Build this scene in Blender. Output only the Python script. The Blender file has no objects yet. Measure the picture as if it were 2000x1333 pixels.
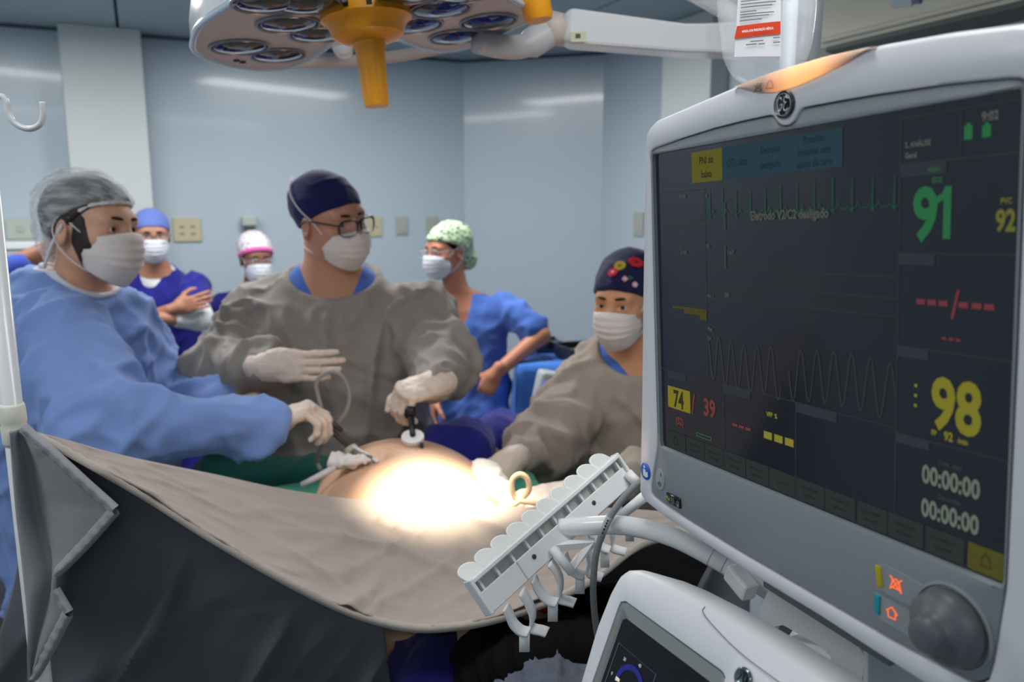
import bpy, bmesh, math, random
import numpy as np
from mathutils import Vector, Matrix, Euler
random.seed(7); np.random.seed(7)
SC = bpy.context.scene
COL = SC.collection
PI = math.pi

# ------------------------------------------------------------------ camera
F_PX = 1556.0
PITCH = math.radians(9.73)
CAM = np.array([0.0, 0.0, 1.7])
cam = bpy.data.cameras.new('camera')
cam.sensor_fit = 'HORIZONTAL'; cam.sensor_width = 36.0; cam.lens = F_PX * 36.0 / 2000.0
cam.clip_start = 0.02
cam.dof.use_dof = True; cam.dof.focus_distance = 0.86; cam.dof.aperture_fstop = 5.6
camo = bpy.data.objects.new('camera', cam); COL.objects.link(camo)
camo.location = CAM; camo.rotation_euler = (PI / 2 - PITCH, 0, 0)
SC.camera = camo

# ------------------------------------------------------------------ world and exposure
w = bpy.data.worlds.new('world'); SC.world = w; w.use_nodes = True
w.node_tree.nodes['Background'].inputs[0].default_value = (0.5, 0.62, 0.75, 1)
w.node_tree.nodes['Background'].inputs[1].default_value = 0.02
SC.view_settings.view_transform = 'Standard'
SC.view_settings.look = 'None'
SC.view_settings.gamma = 1.0
SC.view_settings.use_curve_mapping = False
SC.view_settings.exposure = 0.0

# ------------------------------------------------------------------ room lamps
CEIL = 2.52
def area(name, loc, sx, sy, power, col, rot=(0, 0, 0)):
    l = bpy.data.lights.new(name, 'AREA'); l.shape = 'RECTANGLE'; l.size = sx; l.size_y = sy
    l.energy = power; l.color = col
    o = bpy.data.objects.new(name, l); COL.objects.link(o); o.location = loc; o.rotation_euler = rot
    return o
LIGHTS = [(-1.75, 2.6, 0.3), (-0.45, 3.2, 0.3), (-1.3, 0.5, 0.3), (0.45, 0.75, 0.3), (0.25, -1.2, 0.3), (-1.3, -1.2, 0.3)]
POW = [24.0, 30.0, 12.5, 12.0, 9.0, 8.0]
for (x, y, s), pw in zip(LIGHTS, POW):
    area('ceiling_lamp_light', (x, y, CEIL - 0.035), 1.1, 0.28, pw, (1.0, 0.985, 0.955))
# the surgical lamp's own beam
sp = bpy.data.lights.new('surgical_lamp_beam', 'SPOT'); sp.energy = 300.0; sp.color = (1.0, 0.86, 0.66)
sp.spot_size = math.radians(27); sp.spot_blend = 1.0; sp.shadow_soft_size = 0.05
spo = bpy.data.objects.new('surgical_lamp_beam', sp); COL.objects.link(spo)
SPOT_FROM = Vector((-0.12, 1.30, 1.93)); SPOT_TO = Vector((-0.13, 1.455, 1.12))
spo.location = SPOT_FROM
spo.rotation_euler = (SPOT_TO - SPOT_FROM).to_track_quat('-Z', 'Y').to_euler()

# ------------------------------------------------------------------ pixel rays (photo frame 2000 x 1333) to points of the room
RC = np.array([[1, 0, 0], [0, math.sin(PITCH), math.cos(PITCH)], [0, math.cos(PITCH), -math.sin(PITCH)]])
def ray(x, y): return RC.T @ np.array([(x - 1000) / F_PX, (666.5 - y) / F_PX, 1.0])
def at(x, y, Y):
    d = ray(x, y); return Vector(CAM + d * (Y / d[1]))
def on_z(x, y, z):
    d = ray(x, y); return Vector(CAM + d * ((z - CAM[2]) / d[2]))

# ------------------------------------------------------------------ materials
def lin(c):
    return tuple(((v / 255.0) / 12.92 if v / 255.0 <= 0.04045 else ((v / 255.0 + 0.055) / 1.055) ** 2.4) for v in c)
MATS = {}
def mat(name, rgb=(128, 128, 128), rough=0.5, metal=0.0, var=0.0, vscale=8.0, bump=0.0, bscale=200.0, coat=0.0,
        emit=None, estr=0.0, alpha=1.0, trans=0.0, sss=0.0, spec=0.5, sheen=0.0, weave=False, ior=1.45):
    if name in MATS: return MATS[name]
    m = bpy.data.materials.new(name); m.use_nodes = True
    nt = m.node_tree; b = nt.nodes['Principled BSDF']
    c = lin(rgb)
    b.inputs['Base Color'].default_value = (*c, 1)
    b.inputs['Roughness'].default_value = rough
    b.inputs['Metallic'].default_value = metal
    b.inputs['Coat Weight'].default_value = coat
    b.inputs['Coat Roughness'].default_value = 0.08
    b.inputs['Alpha'].default_value = alpha
    b.inputs['Transmission Weight'].default_value = trans
    b.inputs['Specular IOR Level'].default_value = spec
    b.inputs['IOR'].default_value = ior
    b.inputs['Sheen Weight'].default_value = sheen
    if sss:
        b.inputs['Subsurface Weight'].default_value = sss
        b.inputs['Subsurface Radius'].default_value = (0.012, 0.005, 0.003)
        b.inputs['Subsurface Scale'].default_value = 1.0
    if emit:
        b.inputs['Emission Color'].default_value = (*lin(emit), 1)
        b.inputs['Emission Strength'].default_value = estr
    tc = nt.nodes.new('ShaderNodeTexCoord')
    if var:
        n = nt.nodes.new('ShaderNodeTexNoise'); n.inputs['Scale'].default_value = vscale; n.inputs['Detail'].default_value = 4
        nt.links.new(tc.outputs['Object'], n.inputs['Vector'])
        mx = nt.nodes.new('ShaderNodeMix'); mx.data_type = 'RGBA'
        mx.inputs['A'].default_value = (*[v * (1 - var) for v in c], 1)
        mx.inputs['B'].default_value = (*[min(1, v * (1 + var)) for v in c], 1)
        nt.links.new(n.outputs['Fac'], mx.inputs['Factor'])
        nt.links.new(mx.outputs['Result'], b.inputs['Base Color'])
    if bump:
        bp = nt.nodes.new('ShaderNodeBump'); bp.inputs['Strength'].default_value = bump; bp.inputs['Distance'].default_value = 0.002
        if weave:
            wv = nt.nodes.new('ShaderNodeTexWave'); wv.inputs['Scale'].default_value = bscale; wv.inputs['Distortion'].default_value = 1.5
            nt.links.new(tc.outputs['Object'], wv.inputs['Vector']); nt.links.new(wv.outputs['Fac'], bp.inputs['Height'])
        else:
            n2 = nt.nodes.new('ShaderNodeTexNoise'); n2.inputs['Scale'].default_value = bscale; n2.inputs['Detail'].default_value = 3
            nt.links.new(tc.outputs['Object'], n2.inputs['Vector']); nt.links.new(n2.outputs['Fac'], bp.inputs['Height'])
        nt.links.new(bp.outputs['Normal'], b.inputs['Normal'])
    MATS[name] = m
    return m

def cloth(name, rgb, var=0.10, rough=0.85, scale=6.0):
    if name in MATS: return MATS[name]
    m = mat(name, rgb, rough, var=var, vscale=scale, bump=0.25, bscale=350.0, sheen=0.15, spec=0.2)
    nt = m.node_tree; bp = [n for n in nt.nodes if n.type == 'BUMP'][0]; tc = [n for n in nt.nodes if n.type == 'TEX_COORD'][0]
    n = nt.nodes.new('ShaderNodeTexNoise'); n.inputs['Scale'].default_value = 8.0; n.inputs['Detail'].default_value = 2.5; n.inputs['Distortion'].default_value = 1.2
    n.noise_type = 'RIDGED_MULTIFRACTAL'
    nt.links.new(tc.outputs['Object'], n.inputs['Vector'])
    b2 = nt.nodes.new('ShaderNodeBump'); b2.inputs['Strength'].default_value = 0.5; b2.inputs['Distance'].default_value = 0.02
    nt.links.new(n.outputs['Fac'], b2.inputs['Height']); nt.links.new(b2.outputs['Normal'], bp.inputs['Normal'])
    return m

def patterned(name, base, blobs, scale=26.0, rough=0.85):
    """printed cloth: voronoi blobs of a few colours scattered on a base colour"""
    if name in MATS: return MATS[name]
    m = mat(name, base, rough, spec=0.2); nt = m.node_tree; b = nt.nodes['Principled BSDF']
    tc = nt.nodes.new('ShaderNodeTexCoord'); prev = None
    for i, (rgb, sz, off) in enumerate(blobs):
        mp = nt.nodes.new('ShaderNodeMapping'); mp.inputs['Location'].default_value = (off, off * 1.7, off * 0.6)
        nt.links.new(tc.outputs['Object'], mp.inputs['Vector'])
        v = nt.nodes.new('ShaderNodeTexVoronoi'); v.inputs['Scale'].default_value = scale
        nt.links.new(mp.outputs['Vector'], v.inputs['Vector'])
        r = nt.nodes.new('ShaderNodeMath'); r.operation = 'LESS_THAN'; r.inputs[1].default_value = sz
        nt.links.new(v.outputs['Distance'], r.inputs[0])
        mx = nt.nodes.new('ShaderNodeMix'); mx.data_type = 'RGBA'
        if prev is None: mx.inputs['A'].default_value = (*lin(base), 1)
        else: nt.links.new(prev, mx.inputs['A'])
        mx.inputs['B'].default_value = (*lin(rgb), 1)
        nt.links.new(r.outputs[0], mx.inputs['Factor'])
        prev = mx.outputs['Result']
    nt.links.new(prev, b.inputs['Base Color'])
    return m

def emis(name, rgb, s):
    return mat(name, (0, 0, 0), 0.6, emit=rgb, estr=s, spec=0.0)

# ------------------------------------------------------------------ objects
def mesh_obj(name, verts, faces, material, parent=None, smooth=True, loc=None):
    me = bpy.data.meshes.new(name)
    V = np.asarray(verts, dtype=np.float64)
    if loc is not None: V = V - np.asarray(loc, dtype=np.float64)
    me.from_pydata(V.tolist(), [], [list(map(int, f)) for f in faces])
    if smooth: me.polygons.foreach_set('use_smooth', [True] * len(me.polygons))
    me.update()
    mats = material if isinstance(material, (list, tuple)) else [material]
    for m in mats: me.materials.append(m)
    o = bpy.data.objects.new(name, me); COL.objects.link(o)
    if parent is not None: o.parent = parent
    if loc is not None and parent is None: o.location = loc
    return o

def empty(name, loc=(0, 0, 0), matrix=None):
    o = bpy.data.objects.new(name, None); COL.objects.link(o); o.empty_display_size = 0.1
    if matrix is not None: o.matrix_world = matrix
    else: o.location = loc
    return o
def tag(o, label, cat, group=None):
    o['label'] = label; o['category'] = cat
    if group: o['group'] = group
    return o
def struct(o, label=None, cat=None):
    o['kind'] = 'structure'
    if label: o['label'] = label
    if cat: o['category'] = cat
    return o

class MB:
    """collects shapes; build() links them as one mesh object"""
    def __init__(s): s.v = []; s.f = []
    def add(s, v, f):
        n = len(s.v); s.v += [tuple(p) for p in v]; s.f += [tuple(i + n for i in q) for q in f]; return s
    def bm(s, bm, M=None):
        if M is not None: bmesh.ops.transform(bm, matrix=M, verts=bm.verts)
        bm.verts.index_update(); s.add([v.co[:] for v in bm.verts], [[v.index for v in f.verts] for f in bm.faces]); bm.free(); return s
    def box(s, c, size, rot=None, bev=0.0, seg=2):
        bm = bmesh.new(); bmesh.ops.create_cube(bm, size=1.0)
        bmesh.ops.scale(bm, vec=size, verts=bm.verts)
        if bev: bmesh.ops.bevel(bm, geom=bm.edges[:], offset=bev, segments=seg, affect='EDGES', profile=0.5)
        M = Matrix.Translation(Vector(c))
        if rot is not None: M = M @ (rot.to_4x4() if isinstance(rot, Matrix) else Euler(rot).to_matrix().to_4x4())
        return s.bm(bm, M)
    def tube(s, pts, r, seg=12, caps=True, closed=False):
        P = [Vector(p) for p in pts]; n = len(P)
        R = r if isinstance(r, (list, tuple)) else [r] * n
        up = None; rings = []
        for i in range(n):
            if closed: t = (P[(i + 1) % n] - P[i - 1]).normalized()
            else: t = (P[min(i + 1, n - 1)] - P[max(i - 1, 0)]).normalized()
            if up is None: up = t.orthogonal().normalized()
            up = (up - t * up.dot(t))
            up = up.normalized() if up.length > 1e-6 else t.orthogonal().normalized()
            b = t.cross(up)
            rings.append([P[i] + (up * math.cos(a) + b * math.sin(a)) * R[i] for a in [2 * PI * k / seg for k in range(seg)]])
        v = [p[:] for rg in rings for p in rg]; f = []
        for i in range(n if closed else n - 1):
            j = (i + 1) % n
            for k in range(seg):
                f.append((i * seg + k, i * seg + (k + 1) % seg, j * seg + (k + 1) % seg, j * seg + k))
        if caps and not closed:
            f.append(tuple(range(seg))[::-1]); f.append(tuple((n - 1) * seg + k for k in range(seg)))
        return s.add(v, f)
    def lathe(s, prof, M=None, seg=24):
        v = []; f = []
        for (r, z) in prof:
            for k in range(seg):
                a = 2 * PI * k / seg; v.append((r * math.cos(a), r * math.sin(a), z))
        for i in range(len(prof) - 1):
            for k in range(seg):
                f.append((i * seg + k, i * seg + (k + 1) % seg, (i + 1) * seg + (k + 1) % seg, (i + 1) * seg + k))
        if prof[0][0] > 1e-6: f.append(tuple(range(seg))[::-1])
        if prof[-1][0] > 1e-6: f.append(tuple((len(prof) - 1) * seg + k for k in range(seg)))
        if M is not None: v = [(M @ Vector(p))[:] for p in v]
        return s.add(v, f)
    def grid(s, P, thick=0.0):
        """P: array (n,m,3). With thick, a closed shell offset to the back."""
        P = np.asarray(P, float); n, m = P.shape[:2]
        idx = np.arange(n * m).reshape(n, m)
        f = [(idx[i, j], idx[i, j + 1], idx[i + 1, j + 1], idx[i + 1, j]) for i in range(n - 1) for j in range(m - 1)]
        if not thick: return s.add(P.reshape(-1, 3), f)
        du = np.gradient(P, axis=0); dv = np.gradient(P, axis=1)
        N = np.cross(du, dv); N /= (np.linalg.norm(N, axis=2, keepdims=True) + 1e-9)
        Q = P + N * thick; k = n * m
        g = [tuple(a + k for a in q[::-1]) for q in f]
        e = []
        for i in range(n - 1):
            e.append((idx[i + 1, 0], idx[i, 0], idx[i, 0] + k, idx[i + 1, 0] + k)[::-1]); e.append((idx[i, m - 1], idx[i + 1, m - 1], idx[i + 1, m - 1] + k, idx[i, m - 1] + k)[::-1])
        for j in range(m - 1):
            e.append((idx[0, j], idx[0, j + 1], idx[0, j + 1] + k, idx[0, j] + k)[::-1]); e.append((idx[n - 1, j + 1], idx[n - 1, j], idx[n - 1, j] + k, idx[n - 1, j + 1] + k)[::-1])
        return s.add(np.concatenate([P.reshape(-1, 3), Q.reshape(-1, 3)]), f + g + e)
    def prism(s, pts, M, d0, d1):
        """outline pts (2D) in the M frame's x,y; from z=d0 to z=d1"""
        n = len(pts)
        v = [(M @ Vector((x, y, d0)))[:] for x, y in pts] + [(M @ Vector((x, y, d1)))[:] for x, y in pts]
        f = [tuple(range(n))[::-1], tuple(range(n, 2 * n))] + [(i, (i + 1) % n, (i + 1) % n + n, i + n) for i in range(n)]
        return s.add(v, f)
    def build(s, name, material, parent=None, smooth=True, loc=None, auto=None):
        o = mesh_obj(name, s.v, s.f, material, parent, smooth, loc)
        if smooth and auto is not None: sharp(o, auto)
        return o

def sharp(o, deg=35):
    me = o.data; bm = bmesh.new(); bm.from_mesh(me)
    a = math.radians(deg)
    for e in bm.edges:
        if len(e.link_faces) == 2 and e.calc_face_angle(0) > a: e.smooth = False
    bm.to_mesh(me); bm.free()

def spline(pts, n=40, closed=False):
    """Catmull-Rom through points of any dimension"""
    P = np.array([list(p) for p in pts], float)
    if closed: P = np.concatenate([P[-1:], P, P[:2]])
    else: P = np.concatenate([2 * P[:1] - P[1:2], P, 2 * P[-1:] - P[-2:-1]])
    m = len(P) - 3; out = []
    for t in np.linspace(0, m, n, endpoint=not closed):
        i = min(int(t), m - 1); u = t - i
        p0, p1, p2, p3 = P[i:i + 4]
        out.append(0.5 * ((2 * p1) + (p2 - p0) * u + (2 * p0 - 5 * p1 + 4 * p2 - p3) * u * u + (3 * p1 - p0 - 3 * p2 + p3) * u ** 3))
    return np.array(out)

_TXT = {}
def text_geo(s, h, xs=1.0, align='LEFT', bold=.045):
    """flat lettering geometry in x,z, capital height about h, centred vertically on z=0"""
    cu = bpy.data.curves.new('t', 'FONT'); cu.body = s; cu.size = h / 0.7; cu.align_x = align; cu.resolution_u = 3; cu.offset = bold * h
    o = bpy.data.objects.new('t', cu); COL.objects.link(o)
    dg = bpy.context.evaluated_depsgraph_get(); dg.update()
    me = o.evaluated_get(dg).to_mesh()
    v = [(p.co.x * xs, 0, p.co.y - h / 2) for p in me.vertices]; f = [tuple(q.vertices) for q in me.polygons]
    o.evaluated_get(dg).to_mesh_clear(); bpy.data.objects.remove(o); bpy.data.curves.remove(cu)
    return v, f
def add_text(mb, s, x, z, h, y=0.0, xs=0.8, align='LEFT', rot=0.0):
    v, f = text_geo(s, h, xs, align); c, sn = math.cos(rot), math.sin(rot)
    mb.add([(x + a * c - b * sn, y, z + a * sn + b * c) for a, _, b in v], f)

# ------------------------------------------------------------------ smooth solid modelling (signed distance fields meshed with surface nets)
def A(p): return np.asarray(p, float)[:3]
def cap(a, b, ra, rb=None):
    a = A(a); b = A(b); rb = ra if rb is None else rb; ab = b - a; L2 = ab @ ab + 1e-12
    def fn(P):
        t = np.clip((P - a) @ ab / L2, 0, 1)
        return np.linalg.norm(P - a - t[:, None] * ab, axis=1) - (ra + t * (rb - ra))
    fn.bb = (np.minimum(a - ra, b - rb), np.maximum(a + ra, b + rb)); return fn
def ell(c, r, R=None):
    c = A(c); r = A(r)
    def fn(P):
        q = P - c
        if R is not None: q = q @ R
        k0 = np.linalg.norm(q / r, axis=1); k1 = np.linalg.norm(q / (r * r), axis=1) + 1e-9
        return np.where(k0 < 1e-6, -r.min(), k0 * (k0 - 1) / k1)
    m = r.max() if R is not None else r
    fn.bb = (c - m, c + m); return fn
def plane(p, n):
    p = A(p); n = A(n) / np.linalg.norm(A(n))
    return lambda P: (P - p) @ n          # negative on the side opposite to n
def loft(nodes, yaw=0.0, e=2.4):
    """vertical body: nodes (z, cx, cy, rx, ry); cross-sections are superellipses turned by yaw"""
    N = sorted(nodes); z = np.array([n[0] for n in N]); D = np.array([n[1:] for n in N])
    c, s = math.cos(yaw), math.sin(yaw)
    def fn(P):
        zz = np.clip(P[:, 2], z[0], z[-1])
        cx, cy, rx, ry = [np.interp(zz, z, D[:, i]) for i in range(4)]
        dx = P[:, 0] - cx; dy = P[:, 1] - cy
        u = dx * c + dy * s; v = -dx * s + dy * c
        k = (np.abs(u / rx) ** e + np.abs(v / ry) ** e + 1e-12) ** (1 / e)
        d = (k - 1) * np.minimum(rx, ry)
        oz = np.maximum(P[:, 2] - z[-1], z[0] - P[:, 2])
        return np.where(oz > 0, np.sqrt(np.maximum(d, 0) ** 2 + oz ** 2) + np.minimum(d, 0) * 0, np.maximum(d, oz))
    m = D[:, 2:].max()
    fn.bb = (np.array([D[:, 0].min() - m, D[:, 1].min() - m, z[0]]), np.array([D[:, 0].max() + m, D[:, 1].max() + m, z[-1]])); return fn
def smin(a, b, k):
    h = np.clip(0.5 + 0.5 * (b - a) / k, 0, 1); return b + (a - b) * h - k * h * (1 - h)
def union(items, k=0.01):
    """items: fn or (fn,k)"""
    def fn(P):
        d = None
        for it in items:
            f, kk = it if isinstance(it, tuple) else (it, k)
            e = f(P); d = e if d is None else smin(d, e, kk)
        return d
    bbs = [(it[0] if isinstance(it, tuple) else it).bb for it in items]
    fn.bb = (np.min([b[0] for b in bbs], axis=0), np.max([b[1] for b in bbs], axis=0)); return fn
def minus(a, b, k=0.005):
    fn = lambda P: -smin(-a(P), b(P), k)
    fn.bb = a.bb; return fn
def inter(a, b, k=0.004):
    fn = lambda P: -smin(-a(P), -b(P), k)
    fn.bb = a.bb; return fn
def grow(a, r):
    fn = lambda P: a(P) - r
    fn.bb = (a.bb[0] - r, a.bb[1] + r); return fn
def moved(a, M):
    """field given in a local frame, placed by the 4x4 matrix M"""
    Mi = np.array(M.inverted()); Mm = np.array(M)
    fn = lambda P: a(P @ Mi[:3, :3].T + Mi[:3, 3])
    lo, hi = a.bb
    cs = np.array([[x, y, z] for x in (lo[0], hi[0]) for y in (lo[1], hi[1]) for z in (lo[2], hi[2])]) @ Mm[:3, :3].T + Mm[:3, 3]
    fn.bb = (cs.min(0), cs.max(0)); return fn

def nets(fn, res, bb=None, pad=None):
    lo, hi = bb if bb is not None else fn.bb
    pad = 2.5 * res if pad is None else pad
    lo = A(lo) - pad; hi = A(hi) + pad
    n = np.maximum(4, np.ceil((hi - lo) / res).astype(int) + 1)
    ax = [lo[i] + res * np.arange(n[i]) for i in range(3)]
    G = np.stack(np.meshgrid(*ax, indexing='ij'), -1).reshape(-1, 3)
    D = fn(G).reshape(n)
    S = D < 0
    c = [S[i:n[0] - 1 + i, j:n[1] - 1 + j, k:n[2] - 1 + k] for i in (0, 1) for j in (0, 1) for k in (0, 1)]
    tot = sum(x.astype(np.int8) for x in c); act = (tot > 0) & (tot < 8)
    I = np.argwhere(act); ids = -np.ones(act.shape, int); ids[act] = np.arange(len(I))
    acc = np.zeros((len(I), 3)); cnt = np.zeros(len(I))
    off = np.array([[i, j, k] for i in (0, 1) for j in (0, 1) for k in (0, 1)])
    for a in range(8):
        for b in range(a + 1, 8):
            if np.abs(off[a] - off[b]).sum() != 1: continue
            pa = I + off[a]; pb = I + off[b]
            da = D[pa[:, 0], pa[:, 1], pa[:, 2]]; db = D[pb[:, 0], pb[:, 1], pb[:, 2]]
            m = (da < 0) != (db < 0)
            t = da[m] / (da[m] - db[m])
            acc[m] += off[a] + t[:, None] * (off[b] - off[a]); cnt[m] += 1
    V = lo + res * (I + acc / np.maximum(cnt, 1)[:, None])
    F = []
    for d in range(3):
        e = [0, 0, 0]; e[d] = 1
        s0 = S[:n[0] - e[0], :n[1] - e[1], :n[2] - e[2]]; s1 = S[e[0]:, e[1]:, e[2]:]
        u, v = [(1, 2), (2, 0), (0, 1)][d]
        for flip in (0, 1):
            E = np.argwhere((s0 & ~s1) if not flip else (~s0 & s1))
            E = E[(E[:, u] > 0) & (E[:, v] > 0) & (E[:, u] < n[u] - 1) & (E[:, v] < n[v] - 1)]
            if not len(E): continue
            q = []
            for (du, dv) in ((1, 1), (0, 1), (0, 0), (1, 0)):
                k = E.copy(); k[:, u] -= du; k[:, v] -= dv; q.append(ids[k[:, 0], k[:, 1], k[:, 2]])
            q = np.stack(q, 1)
            if flip: q = q[:, ::-1]
            F.append(q)
    F = np.concatenate(F)
    return V, F

def relax(V, F, it=2, f=0.5):
    for _ in range(it):
        S = np.zeros_like(V); C = np.zeros(len(V))
        for a, b in ((0, 1), (1, 2), (2, 3), (3, 0)):
            for i, j in ((a, b), (b, a)):
                np.add.at(S, F[:, i], V[F[:, j]]); np.add.at(C, F[:, i], 1)
        V = V + f * (S / np.maximum(C, 1)[:, None] - V)
    return V
def normals(V, F):
    n = np.cross(V[F[:, 2]] - V[F[:, 0]], V[F[:, 3]] - V[F[:, 1]])
    N = np.zeros_like(V)
    for i in range(4): np.add.at(N, F[:, i], n)
    return N / (np.linalg.norm(N, axis=1, keepdims=True) + 1e-12)
def vnoise(P):
    i = np.floor(P); f = P - i; f = f * f * f * (f * (f * 6 - 15) + 10)
    def h(o):
        q = i + o; x = np.sin(q[:, 0] * 127.1 + q[:, 1] * 311.7 + q[:, 2] * 74.7) * 43758.5453
        return x - np.floor(x)
    r = 0
    for a in (0, 1):
        for b in (0, 1):
            for c in (0, 1):
                r = r + h(np.array([a, b, c])) * (f[:, 0] if a else 1 - f[:, 0]) * (f[:, 1] if b else 1 - f[:, 1]) * (f[:, 2] if c else 1 - f[:, 2])
    return r
def ridge(P): return np.clip(1 - 2.0 * np.abs(2 * vnoise(P) - 1), 0, 1)
def rotm(ax, deg): return np.array(Matrix.Rotation(math.radians(deg), 3, ax))
def crease(V, F, layers, seed=0.0, calm=None):
    """push the surface along its normals with ridged, stretched noise: folds of cloth. layers: (amp, (fx,fy,fz), rotation)"""
    N = normals(V, F); d = np.zeros(len(V))
    for amp, fr, R in layers:
        Q = V if R is None else V @ R
        Wp = Q + 0.03 * np.stack([vnoise(Q * 7 + 3.1 + seed), vnoise(Q * 7 + 9.2 + seed), vnoise(Q * 7 + 5.7)], 1)
        d += amp * (ridge(Wp * np.array(fr) + seed) ** 1.8 - 0.20)
    if calm is not None: d = d * calm(V)
    return V + N * d[:, None]

class Bag:
    """several meshes joined into one object"""
    def __init__(s): s.V = []; s.F = []; s.n = 0
    def add(s, V, F):
        s.V.append(np.asarray(V)); s.F.append(np.asarray(F) + s.n); s.n += len(V); return s
    def sdf(s, fn, res, bb=None, it=1):
        V, F = nets(fn, res, bb); return s.add(relax(V, F, it) if it else V, F)
    def build(s, name, material, parent=None, base=(0, 0, 0)):
        return mesh_obj(name, np.concatenate(s.V) - A(base), np.concatenate(s.F), material, parent)

# ------------------------------------------------------------------ people
def frame(o, f, u=(0, 0, 1)):
    """matrix with +Y along f, +Z near u"""
    f = Vector(f).normalized(); x = f.cross(Vector(u)).normalized(); z = x.cross(f)
    M = Matrix((x, f, z)).transposed().to_4x4(); M.translation = Vector(o); return M
def head_matrix(c, yaw, pitch=0.0, roll=0.0, scale=1.0):
    """yaw 0 faces the camera, positive turns the face to the right of the picture; pitch>0 looks down; roll>0 tilts the crown to the picture's right"""
    f = Vector((math.sin(math.radians(yaw)), -math.cos(math.radians(yaw)), 0))
    M = frame((0, 0, 0), f)
    M = M @ Matrix.Rotation(math.radians(-pitch), 4, 'X') @ Matrix.Rotation(math.radians(-roll), 4, 'Y')
    return Matrix.Translation(Vector(c)) @ M @ Matrix.Scale(scale, 4)

SK = union([ell((0, -.018, .035), (.074, .096, .084)), (ell((0, .02, .0), (.066, .076, .085)), .03), (ell((0, .026, -.055), (.055, .060, .056)), .03)])
def head_field(jaw=1.0):
    its = [ell((0, -.018, .035), (.074, .096, .084)), (ell((0, .02, 0), (.066, .076, .085)), .03),
           (ell((0, .026, -.055), (.055 * jaw, .060, .056)), .03), (ell((0, .068, -.094), (.026 * jaw, .022, .02)), .02),
           (ell((.043, .055, -.022), (.024, .024, .022)), .02), (ell((-.043, .055, -.022), (.024, .024, .022)), .02),
           (cap((-.04, .072, .024), (.04, .072, .024), .014), .018)]
    h = union(its)
    for s in (-1, 1): h = minus(h, ell((s * .032, .101, .004), (.019, .02, .012)), .012)
    more = [h]
    for s in (-1, 1):
        more.append((ell((s * .032, .0745, .004), (.0165, .0155, .0125)), .006))
    more += [(cap((0, .086, .014), (0, .108, -.026), .0075, .0115), .012), (ell((.011, .098, -.031), (.009, .010, .008)), .006), (ell((-.011, .098, -.031), (.009, .010, .008)), .006),
             (cap((-.018, .084, -.056), (.018, .084, -.056), .008), .008), (cap((-.016, .083, -.066), (.016, .083, -.066), .009), .006)]
    h = union(more)
    for s in (-1, 1): h = minus(h, ell((s * .032, .090, .0035), (.0155, .012, .0058)), .002)
    h = minus(h, ell((0, .098, -.061), (.02, .008, .0015)), .002)
    ears = []
    for s in (-1, 1):
        R = np.array(Euler((math.radians(-12), 0, s * math.radians(-22))).to_matrix())
        e = minus(ell((s * .078, -.012, -.008), (.009, .020, .033), R), ell((s * .087, -.006, -.004), (.008, .011, .019), R), .004)
        ears.append((e, .008))
    return union([h] + ears)

def add_head(root, base, M, skin, jaw=1.0, neck_to=None, neck_r=(.055, .062), chest=None, eye=(60, 38, 24), brow=(38, 26, 20), res=.0045, extra=None, glance=0.0):
    """the body mesh gets head, neck and upper chest; returns a Bag to extend with arms and hidden torso"""
    hf = moved(head_field(jaw), M)
    items = [hf]
    if neck_to is not None:
        n0 = M @ Vector((0, -.022, -.055))
        items.append((cap(n0, neck_to, neck_r[0], neck_r[1]), .025))
    if chest is not None: items.append((chest, .05))
    if extra: items += extra
    body = union(items)
    lo, hi = hf.bb
    if neck_to is not None:
        lo = np.minimum(lo, A(neck_to) - .16); hi = np.maximum(hi, A(neck_to) + np.array([.16, .16, .0]))
    bag = Bag(); bag.sdf(body, res, (lo, hi), 0)
    # eyes and eyebrows
    me_w = mat('eye_white', (215, 208, 200), .25); me_i = mat('iris_%d_%d_%d' % eye, eye, .15)
    for s in (-1, 1):
        c = M @ Vector((s * .032, .073, .004)); b = bmesh.new(); bmesh.ops.create_uvsphere(b, u_segments=16, v_segments=12, radius=.0138 * M.to_scale().x)
        g = Matrix.Rotation(math.radians(glance), 4, 'Z')
        fwd = (M.to_3x3().normalized().to_4x4() @ g @ Vector((0, 1, 0))).to_3d()
        R = Vector((0, 0, 1)).rotation_difference(fwd).to_matrix().to_4x4()
        Mx = Matrix.Translation(c - Vector(base)) @ R
        mb = MB().bm(b, Mx); o = mb.build('eye', [me_w, me_i], root)
        cc = c - Vector(base)
        for p in o.data.polygons:
            if (Vector(p.center) - cc).normalized().dot(fwd) > .88: p.material_index = 1
        pts = [M @ Vector(q) - Vector(base) for q in ((s * .013, .0940, .0262), (s * .026, .0930, .0285), (s * .041, .0845, .0280), (s * .056, .0690, .0210))]
        MB().tube(spline(pts, 9), [.0020, .0032, .0037, .0038, .0036, .0032, .0027, .0021, .0014], 8).build('eyebrow', mat('brow_%d' % brow[0], brow, .8), root)
    return bag

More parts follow.
